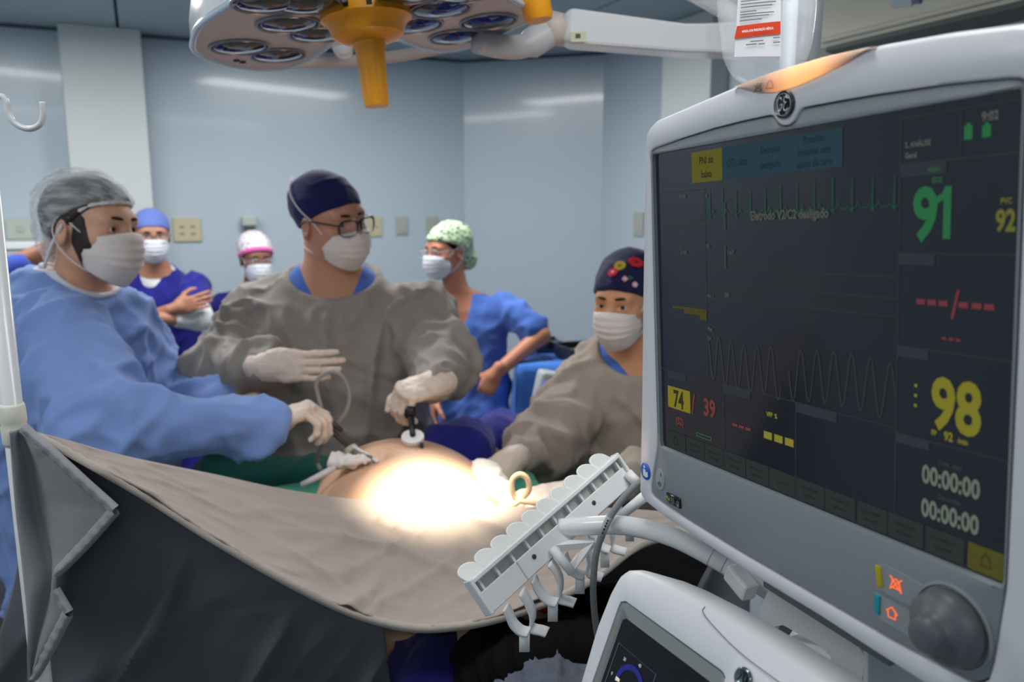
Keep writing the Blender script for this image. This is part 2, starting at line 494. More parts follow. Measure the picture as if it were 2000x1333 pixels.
def add_mask(root, base, M, material=None, ties=False, droop=0.0, strap=True, low=0.0):
    material = material or mat('mask_white', (222, 214, 209), .85, bump=.15, bscale=500, spec=.2)
    nu, nv = 29, 25; P = np.zeros((nv, nu, 3))
    for i in range(nv):
        v = i / (nv - 1)
        for j in range(nu):
            u = -1 + 2 * j / (nu - 1)
            zt = -.006 - low - .016 * abs(u) ** 1.5; zb = -.128 + .038 * abs(u) ** 1.6
            z = zt + (zb - zt) * v
            yc = np.interp(v, [0, .12, .4, .62, .8, 1], [.108, .119, .122, .116, .104, .084])
            ye = np.interp(v, [0, .5, 1], [.048, .030, .030])
            xe = np.interp(v, [0, .5, 1], [.066, .069, .058])
            a = u * PI / 2
            y = ye + (yc - ye) * max(0, math.cos(a)) ** .75
            x = xe * math.sin(a) * (0.93 + .07 * abs(math.sin(a)))
            if abs(u) < .22 and v < .2: y += .004 * (1 - abs(u) / .22) * (1 - v / .2)
            pl = 0.0
            for q in (.30, .46, .62): pl += .0038 * math.exp(-((v - q) / .028) ** 2) * (1 - abs(u) ** 4)
            wr = .003 * (vnoise(np.array([[u * 4 + 2, v * 5, base[0] * 3]]))[0] - .5)
            P[i, j] = (M @ Vector((x, y + pl + wr, z - droop * v)))[:]
    MB().grid(P - A(base), .0012).build('mask', material, root)
    top = lambda s: M @ Vector((s * .066, .048, -.024 - low)); bot = lambda s: M @ Vector((s * .058, .030, -.090))
    for s in (-1, 1):
        mb = MB()
        if ties:
            pts = [top(s), M @ Vector((s * .080, .022, .010)), M @ Vector((s * .090, -.02, .045)), M @ Vector((s * .082, -.06, .085)), M @ Vector((s * .045, -.09, .115))]
            mb.tube([Vector(q) - Vector(base) for q in spline(pts, 14)], .002, 6)
            pts = [bot(s), M @ Vector((s * .066, -.03, -.07)), M @ Vector((s * .03, -.085, -.06))]
        else:
            pts = [top(s), M @ Vector((s * .077, .012, .012)), M @ Vector((s * .083, -.014, .026)), M @ Vector((s * .084, -.03, .0)), M @ Vector((s * .081, -.022, -.034)), M @ Vector((s * .07, .0, -.065)), bot(s)]
        mb.tube([Vector(q) - Vector(base) for q in spline(pts, 16)], .0019, 6)
        mb.build('mask_strap', material, root)

def add_cap(root, base, M, material, kind='skull', res=.006, front=.062, nape=-.035, layers=None, name='cap'):
    fy, fz = .085, front; ny, nz = -.11, nape
    n = Vector((0, fz - nz, -(fy - ny))).normalized()        # pointing down and forward, out of the cap
    if n.z > 0: n = -n
    if kind == 'skull': vol = union([grow(SK, .007), (ell((0, -.035, .055), (.078, .09, .075)), .03)])
    elif kind == 'puffy': vol = union([grow(SK, .010), (ell((0, -.05, .065), (.088, .088, .085)), .03)])
    elif kind == 'bun': vol = union([grow(SK, .011), (ell((0, -.045, .055), (.086, .09, .082)), .03), (ell((0, -.115, -.045), (.055, .048, .055)), .04)])
    else: vol = union([grow(SK, .012), (ell((0, -.035, .048), (.086, .104, .088)), .03), (ell((0, -.088, -.03), (.055, .042, .06)), .04)])
    if kind in ('bun', 'bouffant'):
        # lower edge runs over the ears and dips behind them to the nape
        def cut(P):
            y = P[:, 1]; zz = np.interp(y, [-.2, -.075, -.045, -.01, .05, .09], [-.11, -.09, -.01, .028, front - .010, front])
            return zz - P[:, 2]
        fn = inter(vol, cut, .006)
    else:
        fn = inter(vol, plane((0, fy, fz), n), .006)
    fn.bb = vol.bb
    V, F = nets(fn, res / 1.0); V = relax(V, F, 2)
    if layers: V = crease(V, F, layers)
    Mm = np.array(M); V = V @ Mm[:3, :3].T + Mm[:3, 3]
    return mesh_obj(name, V - A(base), F, material, root)

def hand_field(curl=(.25, .3, .35, .4), thumb=(.5, .4), spread=.06, side=1, bend=(1, 1, .7), scale=1.0, fr=1.0):
    """wrist at the origin, fingers +Y, palm -Z, thumb on the side*(-X) side"""
    s = -side
    its = [ell((0, .045, 0), (.040, .052, .0155)), (ell((s * .018, .03, -.006), (.024, .034, .017)), .015), (cap((0, -.03, 0), (0, .015, 0), .027, .027), .02)]
    L = [(.044, .027, .021), (.048, .031, .022), (.045, .029, .021), (.036, .022, .019)]
    for i in range(4):
        x = s * (.027 - .018 * i); p = Vector((x, .082 - (.004 if i == 0 else .002 * i if i > 1 else 0), .002))
        a = s * -1 * spread * (i - 1.3); ang = 0.0; c = curl[i]; r = [.0095, .0088, .0080, .0070] if i < 3 else [.0085, .0078, .0070, .0062]
        q = p - Vector((0, .03, 0)); its.append((cap(q, p, r[0] * .9, r[0]), .012))
        for j, l in enumerate(L[i]):
            ang += c * bend[j]
            d = Vector((math.sin(a) * math.cos(ang), math.cos(a) * math.cos(ang), -math.sin(ang)))
            e = p + d * l; its.append((cap(p, e, r[j] * fr, r[j + 1] * fr), .004)); p = e
    t0 = Vector((s * .024, .018, -.006)); a, b = thumb
    d1 = Vector((s * math.sin(a + .35), math.cos(a + .35), -.35)).normalized(); t1 = t0 + d1 * .045
    d2 = Vector((s * math.sin(a), math.cos(a), -.3 - b * .4)).normalized(); t2 = t1 + d2 * .032
    d3 = Vector((s * math.sin(a - b), math.cos(a - b), -.3 - b * .8)).normalized(); t3 = t2 + d3 * .026
    its += [(cap(t0, t1, .014, .0115), .012), (cap(t1, t2, .011, .0098), .005), (cap(t2, t3, .0098, .0078), .005)]
    return union(its)

def hand_matrix(wrist, fingers, palm, scale=1.0):
    f = Vector(fingers).normalized(); z = -Vector(palm); z = (z - f * z.dot(f)).normalized(); x = f.cross(z)
    M = Matrix((x, f, z)).transposed().to_4x4(); M.translation = Vector(wrist); return M @ Matrix.Scale(scale, 4)
def add_glove(root, base, wrist, fingers, palm, side, forearm=None, scale=1.0, material=None, cuff=True, **kw):
    """side +1 right hand, -1 left hand"""
    hf = hand_field(side=side, **kw); M = hand_matrix(wrist, fingers, palm, scale)
    hf = moved(hf, M); its = [hf]
    if cuff and forearm is not None:
        w = Vector(wrist); d = (Vector(forearm) - w).normalized()
        its += [(cap(w + d * .005, w + d * .048, .030 * scale, .035 * scale), .02), (cap(w + d * .044, w + d * .047, .0375 * scale), .004)]
    V, F = nets(union(its), .0032); V = relax(V, F, 1)
    if cuff and forearm is not None: V = crease(V, F, [(.0016, (60, 60, 60), None)])
    return mesh_obj('glove', V - A(base), F, material or MATS['glove'], root)

def garment(root, base, name, material, fields, res, layers=None, cut=None, k=.04, it=2, seed=0.0, bb=None):
    fn = union([(f, k) for f in fields])
    bbx = fn.bb
    if cut is not None:
        for c in (cut if isinstance(cut, list) else [cut]): fn = minus(fn, c, .006)
        fn.bb = bbx
    V, F = nets(fn, res, bb); V = relax(V, F, it)
    if layers:
        cs = cut if isinstance(cut, list) else [cut] if cut is not None else []
        calm = (lambda P: np.clip(np.min([c(P) for c in cs], axis=0) / .06, 0, 1)) if cs else None     # smooth near the neckline
        V = crease(V, F, layers, seed, calm); V = relax(V, F, 1, .3)
    return mesh_obj(name, V - A(base), F, material, root)

def sleeve(s, e, w, r1, r2, r3, gap=.012):
    """upper and lower sleeve; ends a little before the glove"""
    w2 = w + (e - w).normalized() * gap
    return [cap(s, e, r1, r2), cap(e, w2, r2 * .95, r3)]
def upper(nodes, d, z0=1.15, ztop=None):
    N = sorted(nodes); z = np.array([n[0] for n in N]); D = np.array([n[1:] for n in N]); ztop = ztop or z[-1]
    zz = sorted([z0] + [q for q in z if z0 < q < ztop] + [ztop])
    return [(q, *[float(np.interp(q, z, D[:, i])) for i in (0, 1)], *[max(.03, float(np.interp(q, z, D[:, i])) - d) for i in (2, 3)]) for q in zz]
def legs(root, base, hips, yaw, mat_t, shoe=(60, 62, 70), top=.8, gap=.1):
    """trousers and shoes below the clothes"""
    c, s = math.cos(yaw), math.sin(yaw); fw = Vector((s, -c, 0)); rt = Vector((c, s, 0))
    for q in (-1, 1):
        h = Vector(hips) + rt * q * gap; h.z = top
        MB().tube([h - Vector(base), Vector((h.x, h.y, .45)) - Vector(base), Vector((h.x, h.y, .06)) - Vector(base)], [.095, .075, .06], 16).build('trouser_leg', mat_t, root)
        V, F = nets(union([ell((h.x + fw.x * .04, h.y + fw.y * .04, .045), (.05 + abs(fw.x) * .07, .05 + abs(fw.y) * .07, .043)), (ell((h.x - fw.x * .04, h.y - fw.y * .04, .05), (.045, .045, .048)), .03)]), .012)
        mesh_obj('shoe', V - A(base), F, mat('shoe_dark', shoe, .6), root)

def local_pt(Mw, px, py, y0=0.0):
    Mi = Mw.inverted(); o = Mi @ Vector(CAM); d = Mi.to_3x3() @ Vector(ray(px, py)); t = (y0 - o.y) / d.y; return o + d * t
# ================================================================== THE ROOM
DU = Vector((.907, .421, 0)); DV = Vector((.421, -.907, 0))      # the room's own axes: along the back wall, and out from it
C1 = on_z(905, 118, CEIL); C1.z = 0
C2 = on_z(1180, 101, CEIL); C2.z = 0
LB = C1 - DU * 3.1
RF = C2 + DV * 6.0
LF = LB + DV * 6.4
wall_m = mat('wall_blue', (177, 191, 201), .26, var=.03, vscale=1.2, bump=.05, bscale=2.0, coat=.25)
white_m = mat('column_white', (196, 203, 203), .45, var=.02, vscale=2)
floor_m = mat('floor_grey', (120, 128, 132), .4, var=.06, vscale=3)
ceil_m = mat('ceiling_grey', (150, 166, 176), .6, var=.02, vscale=2)
def wall(name, a, b, material, thick=.08):
    a = Vector(a); b = Vector(b); d = (b - a); n = Vector((-d.y, d.x, 0)).normalized()
    mb = MB(); v = []
    for z in (0, CEIL):
        for p in (a, b, b + n * thick, a + n * thick): v.append((p.x, p.y, z))
    mb.add(v, [(0, 1, 5, 4), (1, 2, 6, 5), (2, 3, 7, 6), (3, 0, 4, 7), (0, 3, 2, 1), (4, 5, 6, 7)])
    return struct(mb.build(name, material, smooth=False))
wall('wall_back', LB, C1, wall_m)
wall('wall_corner', C1, C2, wall_m)
wall('wall_right', C2, RF, wall_m)
wall('wall_left', LF, LB, wall_m)
wall('wall_front', RF, LF, wall_m)
fl = MB(); pts = [LF, RF, C2, C1, LB]
fl.add([(p.x, p.y, 0) for p in pts] + [(p.x, p.y, -.05) for p in pts], [(0, 1, 2, 3, 4), (9, 8, 7, 6, 5)])
struct(fl.build('floor', floor_m, smooth=False))
ce = MB(); ce.add([(p.x, p.y, CEIL + .02) for p in pts] + [(p.x, p.y, CEIL + .07) for p in pts], [(4, 3, 2, 1, 0), (5, 6, 7, 8, 9)])
ceil_o = struct(ce.build('ceiling', mat('ceiling_joint', (60, 70, 76), .8), smooth=False))
# ceiling panels with dark joints
pm = None
rotR = Matrix((DU, DV, Vector((0, 0, 1)))).transposed()
nu = 0
for i in range(-6, 4):
    for j in range(0, 6):
        c = C1 + DU * (i * .62 + .38) + DV * (j * 1.25 + .60)
        # keep only panels over the room
        rel = c - C1
        if rel.dot(DU) < -3.1 or c.y < -2.6: continue
        if (c - C2).dot(DU) > -0.1: continue
        if pm is None:
            o = MB().box((0, 0, 0), (.608, 1.238, .02), bev=.003, seg=1).build('ceiling_panel', ceil_m, ceil_o, smooth=False); pm = o.data
        else:
            o = bpy.data.objects.new('ceiling_panel', pm); COL.objects.link(o); o.parent = ceil_o
        o.matrix_local = Matrix.Translation((c.x, c.y, CEIL + .01)) @ rotR.to_4x4()
# dark ceiling line along the walls
trim_m = mat('trim_dark', (74, 86, 96), .6)
for k, (a, b) in enumerate(((LB, C1), (C1, C2), (C2, RF))):
    d = (b - a).normalized(); n = Vector((d.y, -d.x, 0)); m = (a + b) / 2 + n * .008
    struct(MB().box((m.x, m.y, CEIL - .008), ((b - a).length, .016, .016), Matrix((d, -n, Vector((0, 0, 1)))).transposed()).build('trim_%d' % (k + 1), trim_m, smooth=False))
# the two white columns
def column(name, pl, pr, a, d, depth=.13, w=None):
    n = Vector((d.y, -d.x, 0))
    m = (pl + pr) / 2; m.z = CEIL / 2
    return struct(MB().box(m, ((pr - pl).length, depth, CEIL), Matrix((d, -n, Vector((0, 0, 1)))).transposed(), bev=.006).build(name, white_m, smooth=False))
def on_wall(x, y, a, d, off=0.0):
    """where the pixel's ray meets the wall a + d*t, moved off the wall by off"""
    r = ray(x, y); n = Vector((d.y, -d.x, 0)); p0 = a + n * off
    t = (p0 - Vector(CAM)).dot(n) / Vector(r).dot(n)
    return Vector(CAM + r * t)
ca = on_wall(112, 60, C1, DU, .13); cb = on_wall(274, 60, C1, DU, .13); nn = Vector((DU.y, -DU.x, 0)); ca.z = cb.z = 0
column('trim_4', ca - nn * .065, cb - nn * .065, C1, DU)
ca = on_wall(1291, 200, C2, DV, .10); cb = on_wall(1385, 200, C2, DV, .10); nn = Vector((DV.y, -DV.x, 0)); ca.z = cb.z = 0
column('trim_5', ca - nn * .05, cb - nn * .05, C2, DV, .10)

# ceiling lamps (the room's light)
lab = ['over the far left of the room', 'over the middle of the back of the room', 'near the left side above the pole', 'above the monitor and drip bag', 'behind the photographer on the right', 'behind the photographer on the left']
for (x, y, s), l in zip(LIGHTS, lab):
    r = tag(empty('ceiling_lamp', (x, y, CEIL)), 'flat rectangular white ceiling lamp ' + l, 'ceiling lamp', 'flat ceiling lamps')
    MB().box((0, 0, -.012), (1.16, .34, .024), bev=.004, seg=1).build('frame', white_m, r, smooth=False)
    MB().box((0, 0, -.027), (1.10, .28, .006)).build('diffuser', mat('diffuser', (235, 240, 245), .5, emit=(235, 242, 255), estr=1.5), r, smooth=False)

# ------------------------------------------------------------------ wall plates
plate_b = mat('plate_beige', (186, 180, 148), .5); plate_g = mat('plate_grey', (165, 168, 163), .5); dark_m = mat('socket_dark', (60, 58, 52), .6)
def wall_plate(px, py, a, d, w, h, material, label, sockets, grp):
    p = on_wall(px, py, a, d, .006); n = Vector((d.y, -d.x, 0))
    M = Matrix((d, -n, Vector((0, 0, 1)))).transposed().to_4x4(); M.translation = p
    w *= 1.17; h *= 1.17
    r = tag(empty('wall_outlet', matrix=M), label, 'outlet', grp)
    MB().box((0, 0, 0), (w, .010, h), bev=.003).build('plate', material, r, smooth=False)
    for (x, z, sw, sh) in sockets:
        MB().box((x, -.006, z), (sw, .006, sh), bev=.0015, seg=1).build('socket', dark_m if sw < .03 else plate_g, r, smooth=False)
two = [(sx * .026 + q * .006, z, .005, .012) for sx in (-1, 1) for q in (-1, 1) for z in (.015, -.02)]
g = 'electrical plates on the walls'
wall_plate(366, 449, C1, DU, .115, .105, plate_b, 'wide beige double socket plate beside the blue-capped head', two, g)
wall_plate(731, 443, C1, DU, .075, .095, plate_b, 'beige wall plate behind the glasses of the middle surgeon', [(-.012, 0, .005, .012), (.012, 0, .005, .012)], g)
wall_plate(785, 441, C1, DU, .062, .09, plate_g, 'narrow grey wall switch between the surgeon and the green-capped head', [(0, -.018, .052, .04)], g)
wall_plate(844, 441, C1, DU, .062, .09, plate_g, 'narrow grey wall switch half hidden by the green-printed cap', [(0, -.018, .052, .04)], g)
wall_plate(1247, 438, C2, DV, .075, .105, plate_g, 'grey wall box beside the left edge of the monitor', [(0, -.03, .04, .025)], g)
wall_plate(40, 448, C1, DU, .10, .085, mat('plate_white', (172, 180, 172), .5), 'pale wall plate at the far left above the white ledge', [(0, 0, .035, .03)], g)
p = on_wall(487, 440, C1, DU, .03)
dr = tag(empty('soap_dispenser', p), 'small white and dark dispenser on the wall above the pink cap', 'dispenser')
MB().box((0, 0, .02), (.075, .055, .05), rotR, bev=.008).build('cover', mat('plate_white', (172, 180, 172), .5), dr, smooth=False)
MB().box((0, 0, -.025), (.05, .04, .05), rotR, bev=.006).build('body', mat('dispenser_dark', (70, 74, 80), .5), dr, smooth=False)

# white ledge at the left wall
lp = on_wall(-30, 487, C1, DU, .17); lp.z = 0
lr = tag(empty('wall_cabinet', (lp.x, lp.y, 0)), 'white low cabinet with a pale ledge at the far left wall', 'cabinet')
zt = on_wall(20, 474, C1, DU, .3).z
MB().box((0, 0, zt - .015), (.62, .30, .03), rotR, bev=.004).build('top', mat('ledge_white', (214, 220, 220), .4), lr, smooth=False)
MB().box((0, 0, (zt - .03) / 2), (.58, .28, zt - .03), rotR, bev=.004).build('body', mat('cabinet_white', (170, 178, 180), .5), lr, smooth=False)

# ------------------------------------------------------------------ air conditioner, top right
acm = mat('ac_beige', (196, 196, 182), .45); acd = mat('ac_dark', (84, 92, 88), .6)
nW = Vector((DV.y, -DV.x, 0))         # out of the right wall into the room
if nW.dot(Vector((-1, 0, 0))) < 0: nW = -nW
p0 = on_z(1592, 108, 2.18); p1 = on_z(2000, 14, 2.18); d = (p1 - p0); d.z = 0; d = d.normalized()
acL = 1.05; mid = p0 + d * (acL / 2 - .02)
nA = Vector((d.y, -d.x, 0))
if nA.dot(Vector((-1, 0, 0))) < 0: nA = -nA
Mx = Matrix((d, nA, Vector((0, 0, 1)))).transposed()
if Mx.determinant() < 0: Mx = Matrix((-d, nA, Vector((0, 0, 1)))).transposed()
M = Mx.to_4x4(); M.translation = mid
ac = tag(empty('air_conditioner', matrix=M), 'beige wall-mounted air conditioner above the monitor', 'air conditioner')
AD = abs((mid - C2).dot(Vector((DV.y, -DV.x, 0)))) - .01       # depth back to the wall
prof = [(.0, .05), (-.012, .14), (-.02, .25), (-AD, .27), (-AD, .0), (-.05, .0), (-.012, .02)]
v = []; n = len(prof)
for x in (-acL / 2, acL / 2): v += [(x, a, b) for a, b in prof]
MB().add(v, [tuple(range(n)), tuple(range(n, 2 * n))[::-1]] + [(i, i + n, (i + 1) % n + n, (i + 1) % n) for i in range(n)]).build('body', acm, ac, smooth=False)
MB().box((0, -.055, .008), (acL * .9, .09, .022), (math.radians(10), 0, 0), bev=.004).build('air_outlet', acd, ac, smooth=False)
MB().box((0, -.018, .045), (acL * .92, .05, .012), (math.radians(-20), 0, 0), bev=.004).build('louver', acm, ac, smooth=False)
for px0, px1, py0, py1, nm, mm in ((1786, 1799, -20, 11, 'badge', mat('badge_blue', (35, 40, 120), .4)), (1744, 1782, -3, 15, 'sticker', mat('sticker_pale', (158, 176, 186), .5))):
    qa = [local_pt(M, px, py, .0015 - .004) for px, py in ((px0, py1 + (px0 - 1744) * -.08), (px1, py1 + (px1 - 1744) * -.08), (px1, py0 + (px1 - 1744) * -.08), (px0, py0 + (px0 - 1744) * -.08))]
    MB().add([(q.x, q.y + .004, q.z) for q in qa] + [(q.x, q.y - .02, q.z) for q in qa], [(0, 1, 2, 3), (7, 6, 5, 4), (0, 4, 5, 1), (1, 5, 6, 2), (2, 6, 7, 3), (3, 7, 4, 0)]).build(nm, mm, ac, smooth=False)

# ================================================================== EQUIPMENT
pl_white = mat('plastic_white', (208, 211, 216), .35, spec=.5)
pl_grey = mat('plastic_grey', (128, 136, 140), .42)
pl_dark = mat('plastic_dark', (74, 80, 84), .45)
enamel = mat('enamel_white', (222, 224, 226), .22, coat=.3)
steel = mat('steel', (170, 172, 175), .25, metal=1.0)
yellow_m = mat('handle_yellow', (226, 150, 12), .38, coat=.15)

# ------------------------------------------------------------------ surgical lamp
LC = Vector((-.262, 1.45, 1.992)); LROLL = math.radians(5.8)
LM = Matrix.Translation(LC) @ Matrix.Rotation(-LROLL, 4, 'Y') @ Matrix.Rotation(math.radians(-2), 4, 'X')
lamp = tag(empty('surgical_lamp', matrix=LM), 'white two-winged operating lamp with round reflectors and a yellow handle', 'surgical lamp')
LMi = LM.inverted()
def lamp_pt(px, py, z=0.0):
    o = LMi @ Vector(CAM); d = (LMi.to_3x3() @ Vector(ray(px, py))); t = (z - o.z) / d.z; q = o + d * t; return q
lamp_under = mat('lamp_underside', (188, 178, 172), .4); lens_m = mat('lamp_lens', (52, 54, 84), .06, metal=.75, coat=.5)
lens_w = mat('lamp_lens_grey', (96, 98, 104), .08, metal=.85, coat=.5); rim_m = mat('lamp_rim', (176, 196, 212), .25, coat=.4)
ow = [lamp_pt(*q) for q in ((384, 104), (378, 84), (392, 52), (440, 18), (500, -20), (570, -55), (650, -60), (672, 0), (668, 50), (640, 92), (575, 130), (500, 136), (430, 124))]
oe = [lamp_pt(*q) for q in ((1038, 38), (1030, 20), (985, -8), (930, -40), (860, -65), (790, -62), (768, 0), (762, 50), (790, 82), (880, 100), (960, 72))]
for outl, nm in ((ow, 'w'), (oe, 'e')):
    P = spline([(q.x, q.y) for q in outl], 64, True)
    cx, cy = P.mean(0)
    mb = MB(); rings = []
    for (s, z) in ((.985, 0.0), (1.0, .006), (1.015, .02), (1.0, .045), (.93, .075), (.7, .10), (.3, .112)):
        rings.append([(cx + (x - cx) * s, cy + (y - cy) * s, z) for x, y in P])
    n = len(P); v = [p for r_ in rings for p in r_]; f = [(i * n + k, i * n + (k + 1) % n, (i + 1) * n + (k + 1) % n, (i + 1) * n + k) for i in range(len(rings) - 1) for k in range(n)]
    f.append(tuple((len(rings) - 1) * n + k for k in range(n)))
    wing = mb.add(v, f).build('wing', enamel, lamp, auto=50)
    MB().add([(cx + (x - cx) * .984, cy + (y - cy) * .984, .0005) for x, y in P], [tuple(range(n))[::-1]]).build('underside', lamp_under, wing, smooth=False)
    MB().tube([(x, y, .003) for x, y in P], .006, 8, closed=True).build('rim', rim_m, wing)
refl = [(468, 91), (543, 107), (563, 46), (622, 66), (520, 5), (600, 8), (808, 48), (860, 17), (954, 41), (890, 71), (800, -15), (900, -15)]
for k, q in enumerate(refl):
    c = lamp_pt(*q); r0 = .050
    R = Matrix.Translation((c.x, c.y, 0))
    o = MB().lathe([(r0, .004), (r0 + .002, -.003), (r0 - .001, -.004), (r0 - .002, .0), (r0 - .003, .002)], R, 28).build('reflector', mat('lamp_bezel', (140, 140, 150), .3, metal=.4), lamp)
    MB().lathe([(r0 - .0015, -.0012), (r0 * .8, -.0035), (r0 * .5, -.0065), (.008, -.0085)], R, 28).build('lens', lens_w if k < 6 else lens_m, o)
for q in ((462, 118), (474, 121), (958, 72), (969, 68)):
    c = lamp_pt(*q); MB().lathe([(.006, .001), (.006, -.002), (.001, -.003)], Matrix.Translation((c.x, c.y, 0)), 12).build('screw', mat('dark_screw', (60, 55, 55), .5), lamp)
# connecting frame between the wings, on the far side
pts = spline([(lamp_pt(*q).x, lamp_pt(*q).y, .012) for q in ((560, 134), (630, 133), (720, 128), (800, 118), (880, 102))], 20)
MB().tube(pts, .012, 10).build('frame_bar', lamp_under, lamp)
pts = spline([(lamp_pt(*q).x, lamp_pt(*q).y, .012) for q in ((640, 95), (680, 88), (730, 84), (790, 84))], 14)
MB().tube(pts, .010, 10).build('frame_bar', enamel, lamp)
c = lamp_pt(672, 112); MB().box((c.x, c.y, .03), (.035, .05, .06), bev=.012).build('joint_block', enamel, lamp)
# hub with the yellow sterile handle
hc = lamp_pt(714, 24)
H = Matrix.Translation((hc.x, hc.y, .022))
MB().lathe([(.03, .06), (.066, .06), (.070, .012), (.066, .0)], H, 32).build('hub', mat('hub_ochre', (176, 128, 78), .5), lamp, auto=40)
MB().lathe([(.069, .002), (.071, -.006), (.068, -.014)], H, 32).build('hub_ring', mat('ring_brown', (66, 54, 46), .5), lamp, auto=40)
hd = MB().lathe([(.06, -.012), (.070, -.016), (.072, -.034), (.062, -.042), (.056, -.058), (.042, -.066), (.026, -.068), (.0255, -.076), (.0235, -.084), (.0215, -.125), (.0203, -.162), (.019, -.167), (.001, -.167)], H, 36).build('handle', yellow_m, lamp, auto=35)
mb = MB()
for k, ch in enumerate('LI'):
    a = -PI / 2 - .25 + k * .5; mb.box((hc.x + .0715 * math.cos(a), hc.y + .0715 * math.sin(a), -.003), (.0034, .008, .010), (0, 0, a))
mb.build('handle_mark', mat('mark_black', (30, 26, 20), .6), hd, smooth=False)
# yellow side handle at the right end of the lamp
e = LMi @ at(1048, 12, 1.40)
MB().lathe([(.024, .07), (.026, .05), (.024, -.018), (.021, -.024), (.001, -.024)], Matrix.Translation((e.x, e.y, e.z)) @ Matrix.Rotation(math.radians(-6), 4, 'Y'), 28).build('side_handle', yellow_m, lamp, auto=35)
MB().tube([(e.x, e.y, e.z + .06), (e.x - .03, e.y + .01, .075), (e.x - .10, e.y + .02, .07)], .014, 12).build('side_handle_arm', enamel, lamp)

# white ceiling arm carrying the lamp
arm = tag(empty('lamp_arm', (1.0, 1.6, 2.4)), 'white swivelling beam of the operating lamp reaching behind the drip bag', 'lamp arm')
ab = Vector((1.0, 1.6, 2.4))
def beam(mb, pts, ws, hs):
    rings = []
    for p, w_, h_ in zip(pts, ws, hs):
        b = [(-1, -1), (1, -1), (1, 1), (-1, 1)]
        rings.append([(p[0] - ab.x, p[1] - ab.y + sx * w_ / 2, p[2] - ab.z + sz * h_ / 2) for sx, sz in b])
    v = [q for r_ in rings for q in r_]; n = len(rings)
    f = [(i * 4 + k, i * 4 + (k + 1) % 4, (i + 1) * 4 + (k + 1) % 4, (i + 1) * 4 + k) for i in range(n - 1) for k in range(4)] + [(0, 3, 2, 1), tuple((n - 1) * 4 + k for k in range(4))]
    mb.add(v, f)
mb = MB(); bp = [at(1098, 58, 1.6), at(1112, 57, 1.6), at(1330, 80, 1.66), at(1370, 80, 1.67), at(1430, 80, 1.7), at(1560, 84, 1.78)]
beam(mb, bp, [.05, .07, .07, .07, .07, .07], [.045, .064, .054, .055, .062, .062]); o = mb.build('beam', enamel, arm, smooth=False)
bv = o.modifiers.new('bevel', 'BEVEL'); bv.width = .006; bv.segments = 2
q = at(1130, 72, 1.562) - ab; mb = MB(); mb.box(q, (.030, .003, .018)); mb.build('sticker', mat('sticker_cream', (206, 208, 178), .6), arm, smooth=False)
mb = MB(); q = at(1129, 70, 1.5595) - ab; mb.box(q, (.009, .002, .007)); mb.build('sticker_mark', mat('mark_grey', (80, 84, 84), .6), arm, smooth=False)
j = [at(1105, 60, 1.6), at(1080, 55, 1.6), at(1060, 62, 1.6)]
MB().tube([p - ab for p in j], [.030, .032, .026], 16).build('joint', mat('joint_pale', (205, 192, 184), .4), arm)
j2 = [at(1072, 62, 1.6), at(1030, 88, 1.58), at(985, 92, 1.55), at(930, 80, 1.52)]
MB().tube([Vector(p) - ab for p in spline(j2, 12)], [.028] * 4 + [.022] * 8, 14).build('yoke', mat('yoke_pale', (196, 196, 198), .4), arm)
vp = at(1560, 84, 1.78)
MB().tube([vp - ab + Vector((0, 0, -.04)), Vector((vp.x, vp.y, CEIL - .01)) - ab], .045, 24).build('post', enamel, arm)
MB().tube([at(1330, -30, 1.9) - ab, at(1452, 38, 1.85) - ab, vp - ab + Vector((0, 0, .12))], .022, 12).build('upper_arm', enamel, arm)

# ------------------------------------------------------------------ patient monitor
MMs = Matrix(((0.3964071, 0.9164954, -0.0538294, 0.2271266), (-0.9171128, 0.3979939, 0.0224695, 0.6450006), (0.0420169, 0.0404606, 0.9982973, 1.6063206), (0, 0, 0, 1)))
mon = tag(empty('patient_monitor', matrix=MMs), 'large white and grey patient monitor showing vital signs on a dark screen', 'monitor')
SW, SH = .1885, .1505
outer = [(-.236, -.2195), (-.2275, -.12), (-.2198, -.005), (-.212, .085), (-.2045, .168), (-.2, .1785), (-.187, .1848), (-.12, .1917), (-.0618, .1975), (-.015, .2002), (.0315, .2008), (.0875, .1985), (.1384, .1945), (.1874, .1885), (.208, .182), (.216, .168), (.222, .085), (.229, -.005), (.237, -.12), (.244, -.23), (.235, -.246), (.18, -.2515), (.0952, -.2475), (.0331, -.2438), (-.0486, -.2415), (-.1168, -.2368), (-.1878, -.2315), (-.225, -.2255)]
inner = [(-.2113, -.2082), (-.2035, -.18), (-.1945, -.1515), (-.194, .0), (-.1925, .1545), (-.1856, .1572), (-.14, .1613), (-.0903, .1645), (-.05, .1656), (-.0185, .1656), (-.0135, .1635), (-.0105, .1590), (-.005, .1555), (.0, .1548), (.005, .1555), (.0105, .1590), (.0135, .1635), (.0185, .1660), (.05, .1655), (.0881, .1645), (.14, .162), (.186, .158), (.1925, .154), (.1925, .0), (.1915, -.1515), (.186, -.2), (.182, -.219), (.172, -.2262), (.1086, -.2275), (.0331, -.2254), (-.0625, -.2225), (-.14, -.2185), (-.187, -.2145), (-.2065, -.2115)]
def radial(poly, N=288):
    """resample a star-shaped outline by angle"""
    P = np.array(poly + poly[:1]); out = []
    for k in range(N):
        a = 2 * PI * k / N; d = np.array([math.cos(a), math.sin(a)]); best = None
        for i in range(len(P) - 1):
            e = P[i + 1] - P[i]; den = d[0] * e[1] - d[1] * e[0]
            if abs(den) < 1e-12: continue
            t = (P[i][0] * e[1] - P[i][1] * e[0]) / den; u = (P[i][0] * d[1] - P[i][1] * d[0]) / den
            if t > 0 and -1e-6 <= u <= 1 + 1e-6 and (best is None or t > best): best = t
        out.append(d * best)
    return np.array(out)
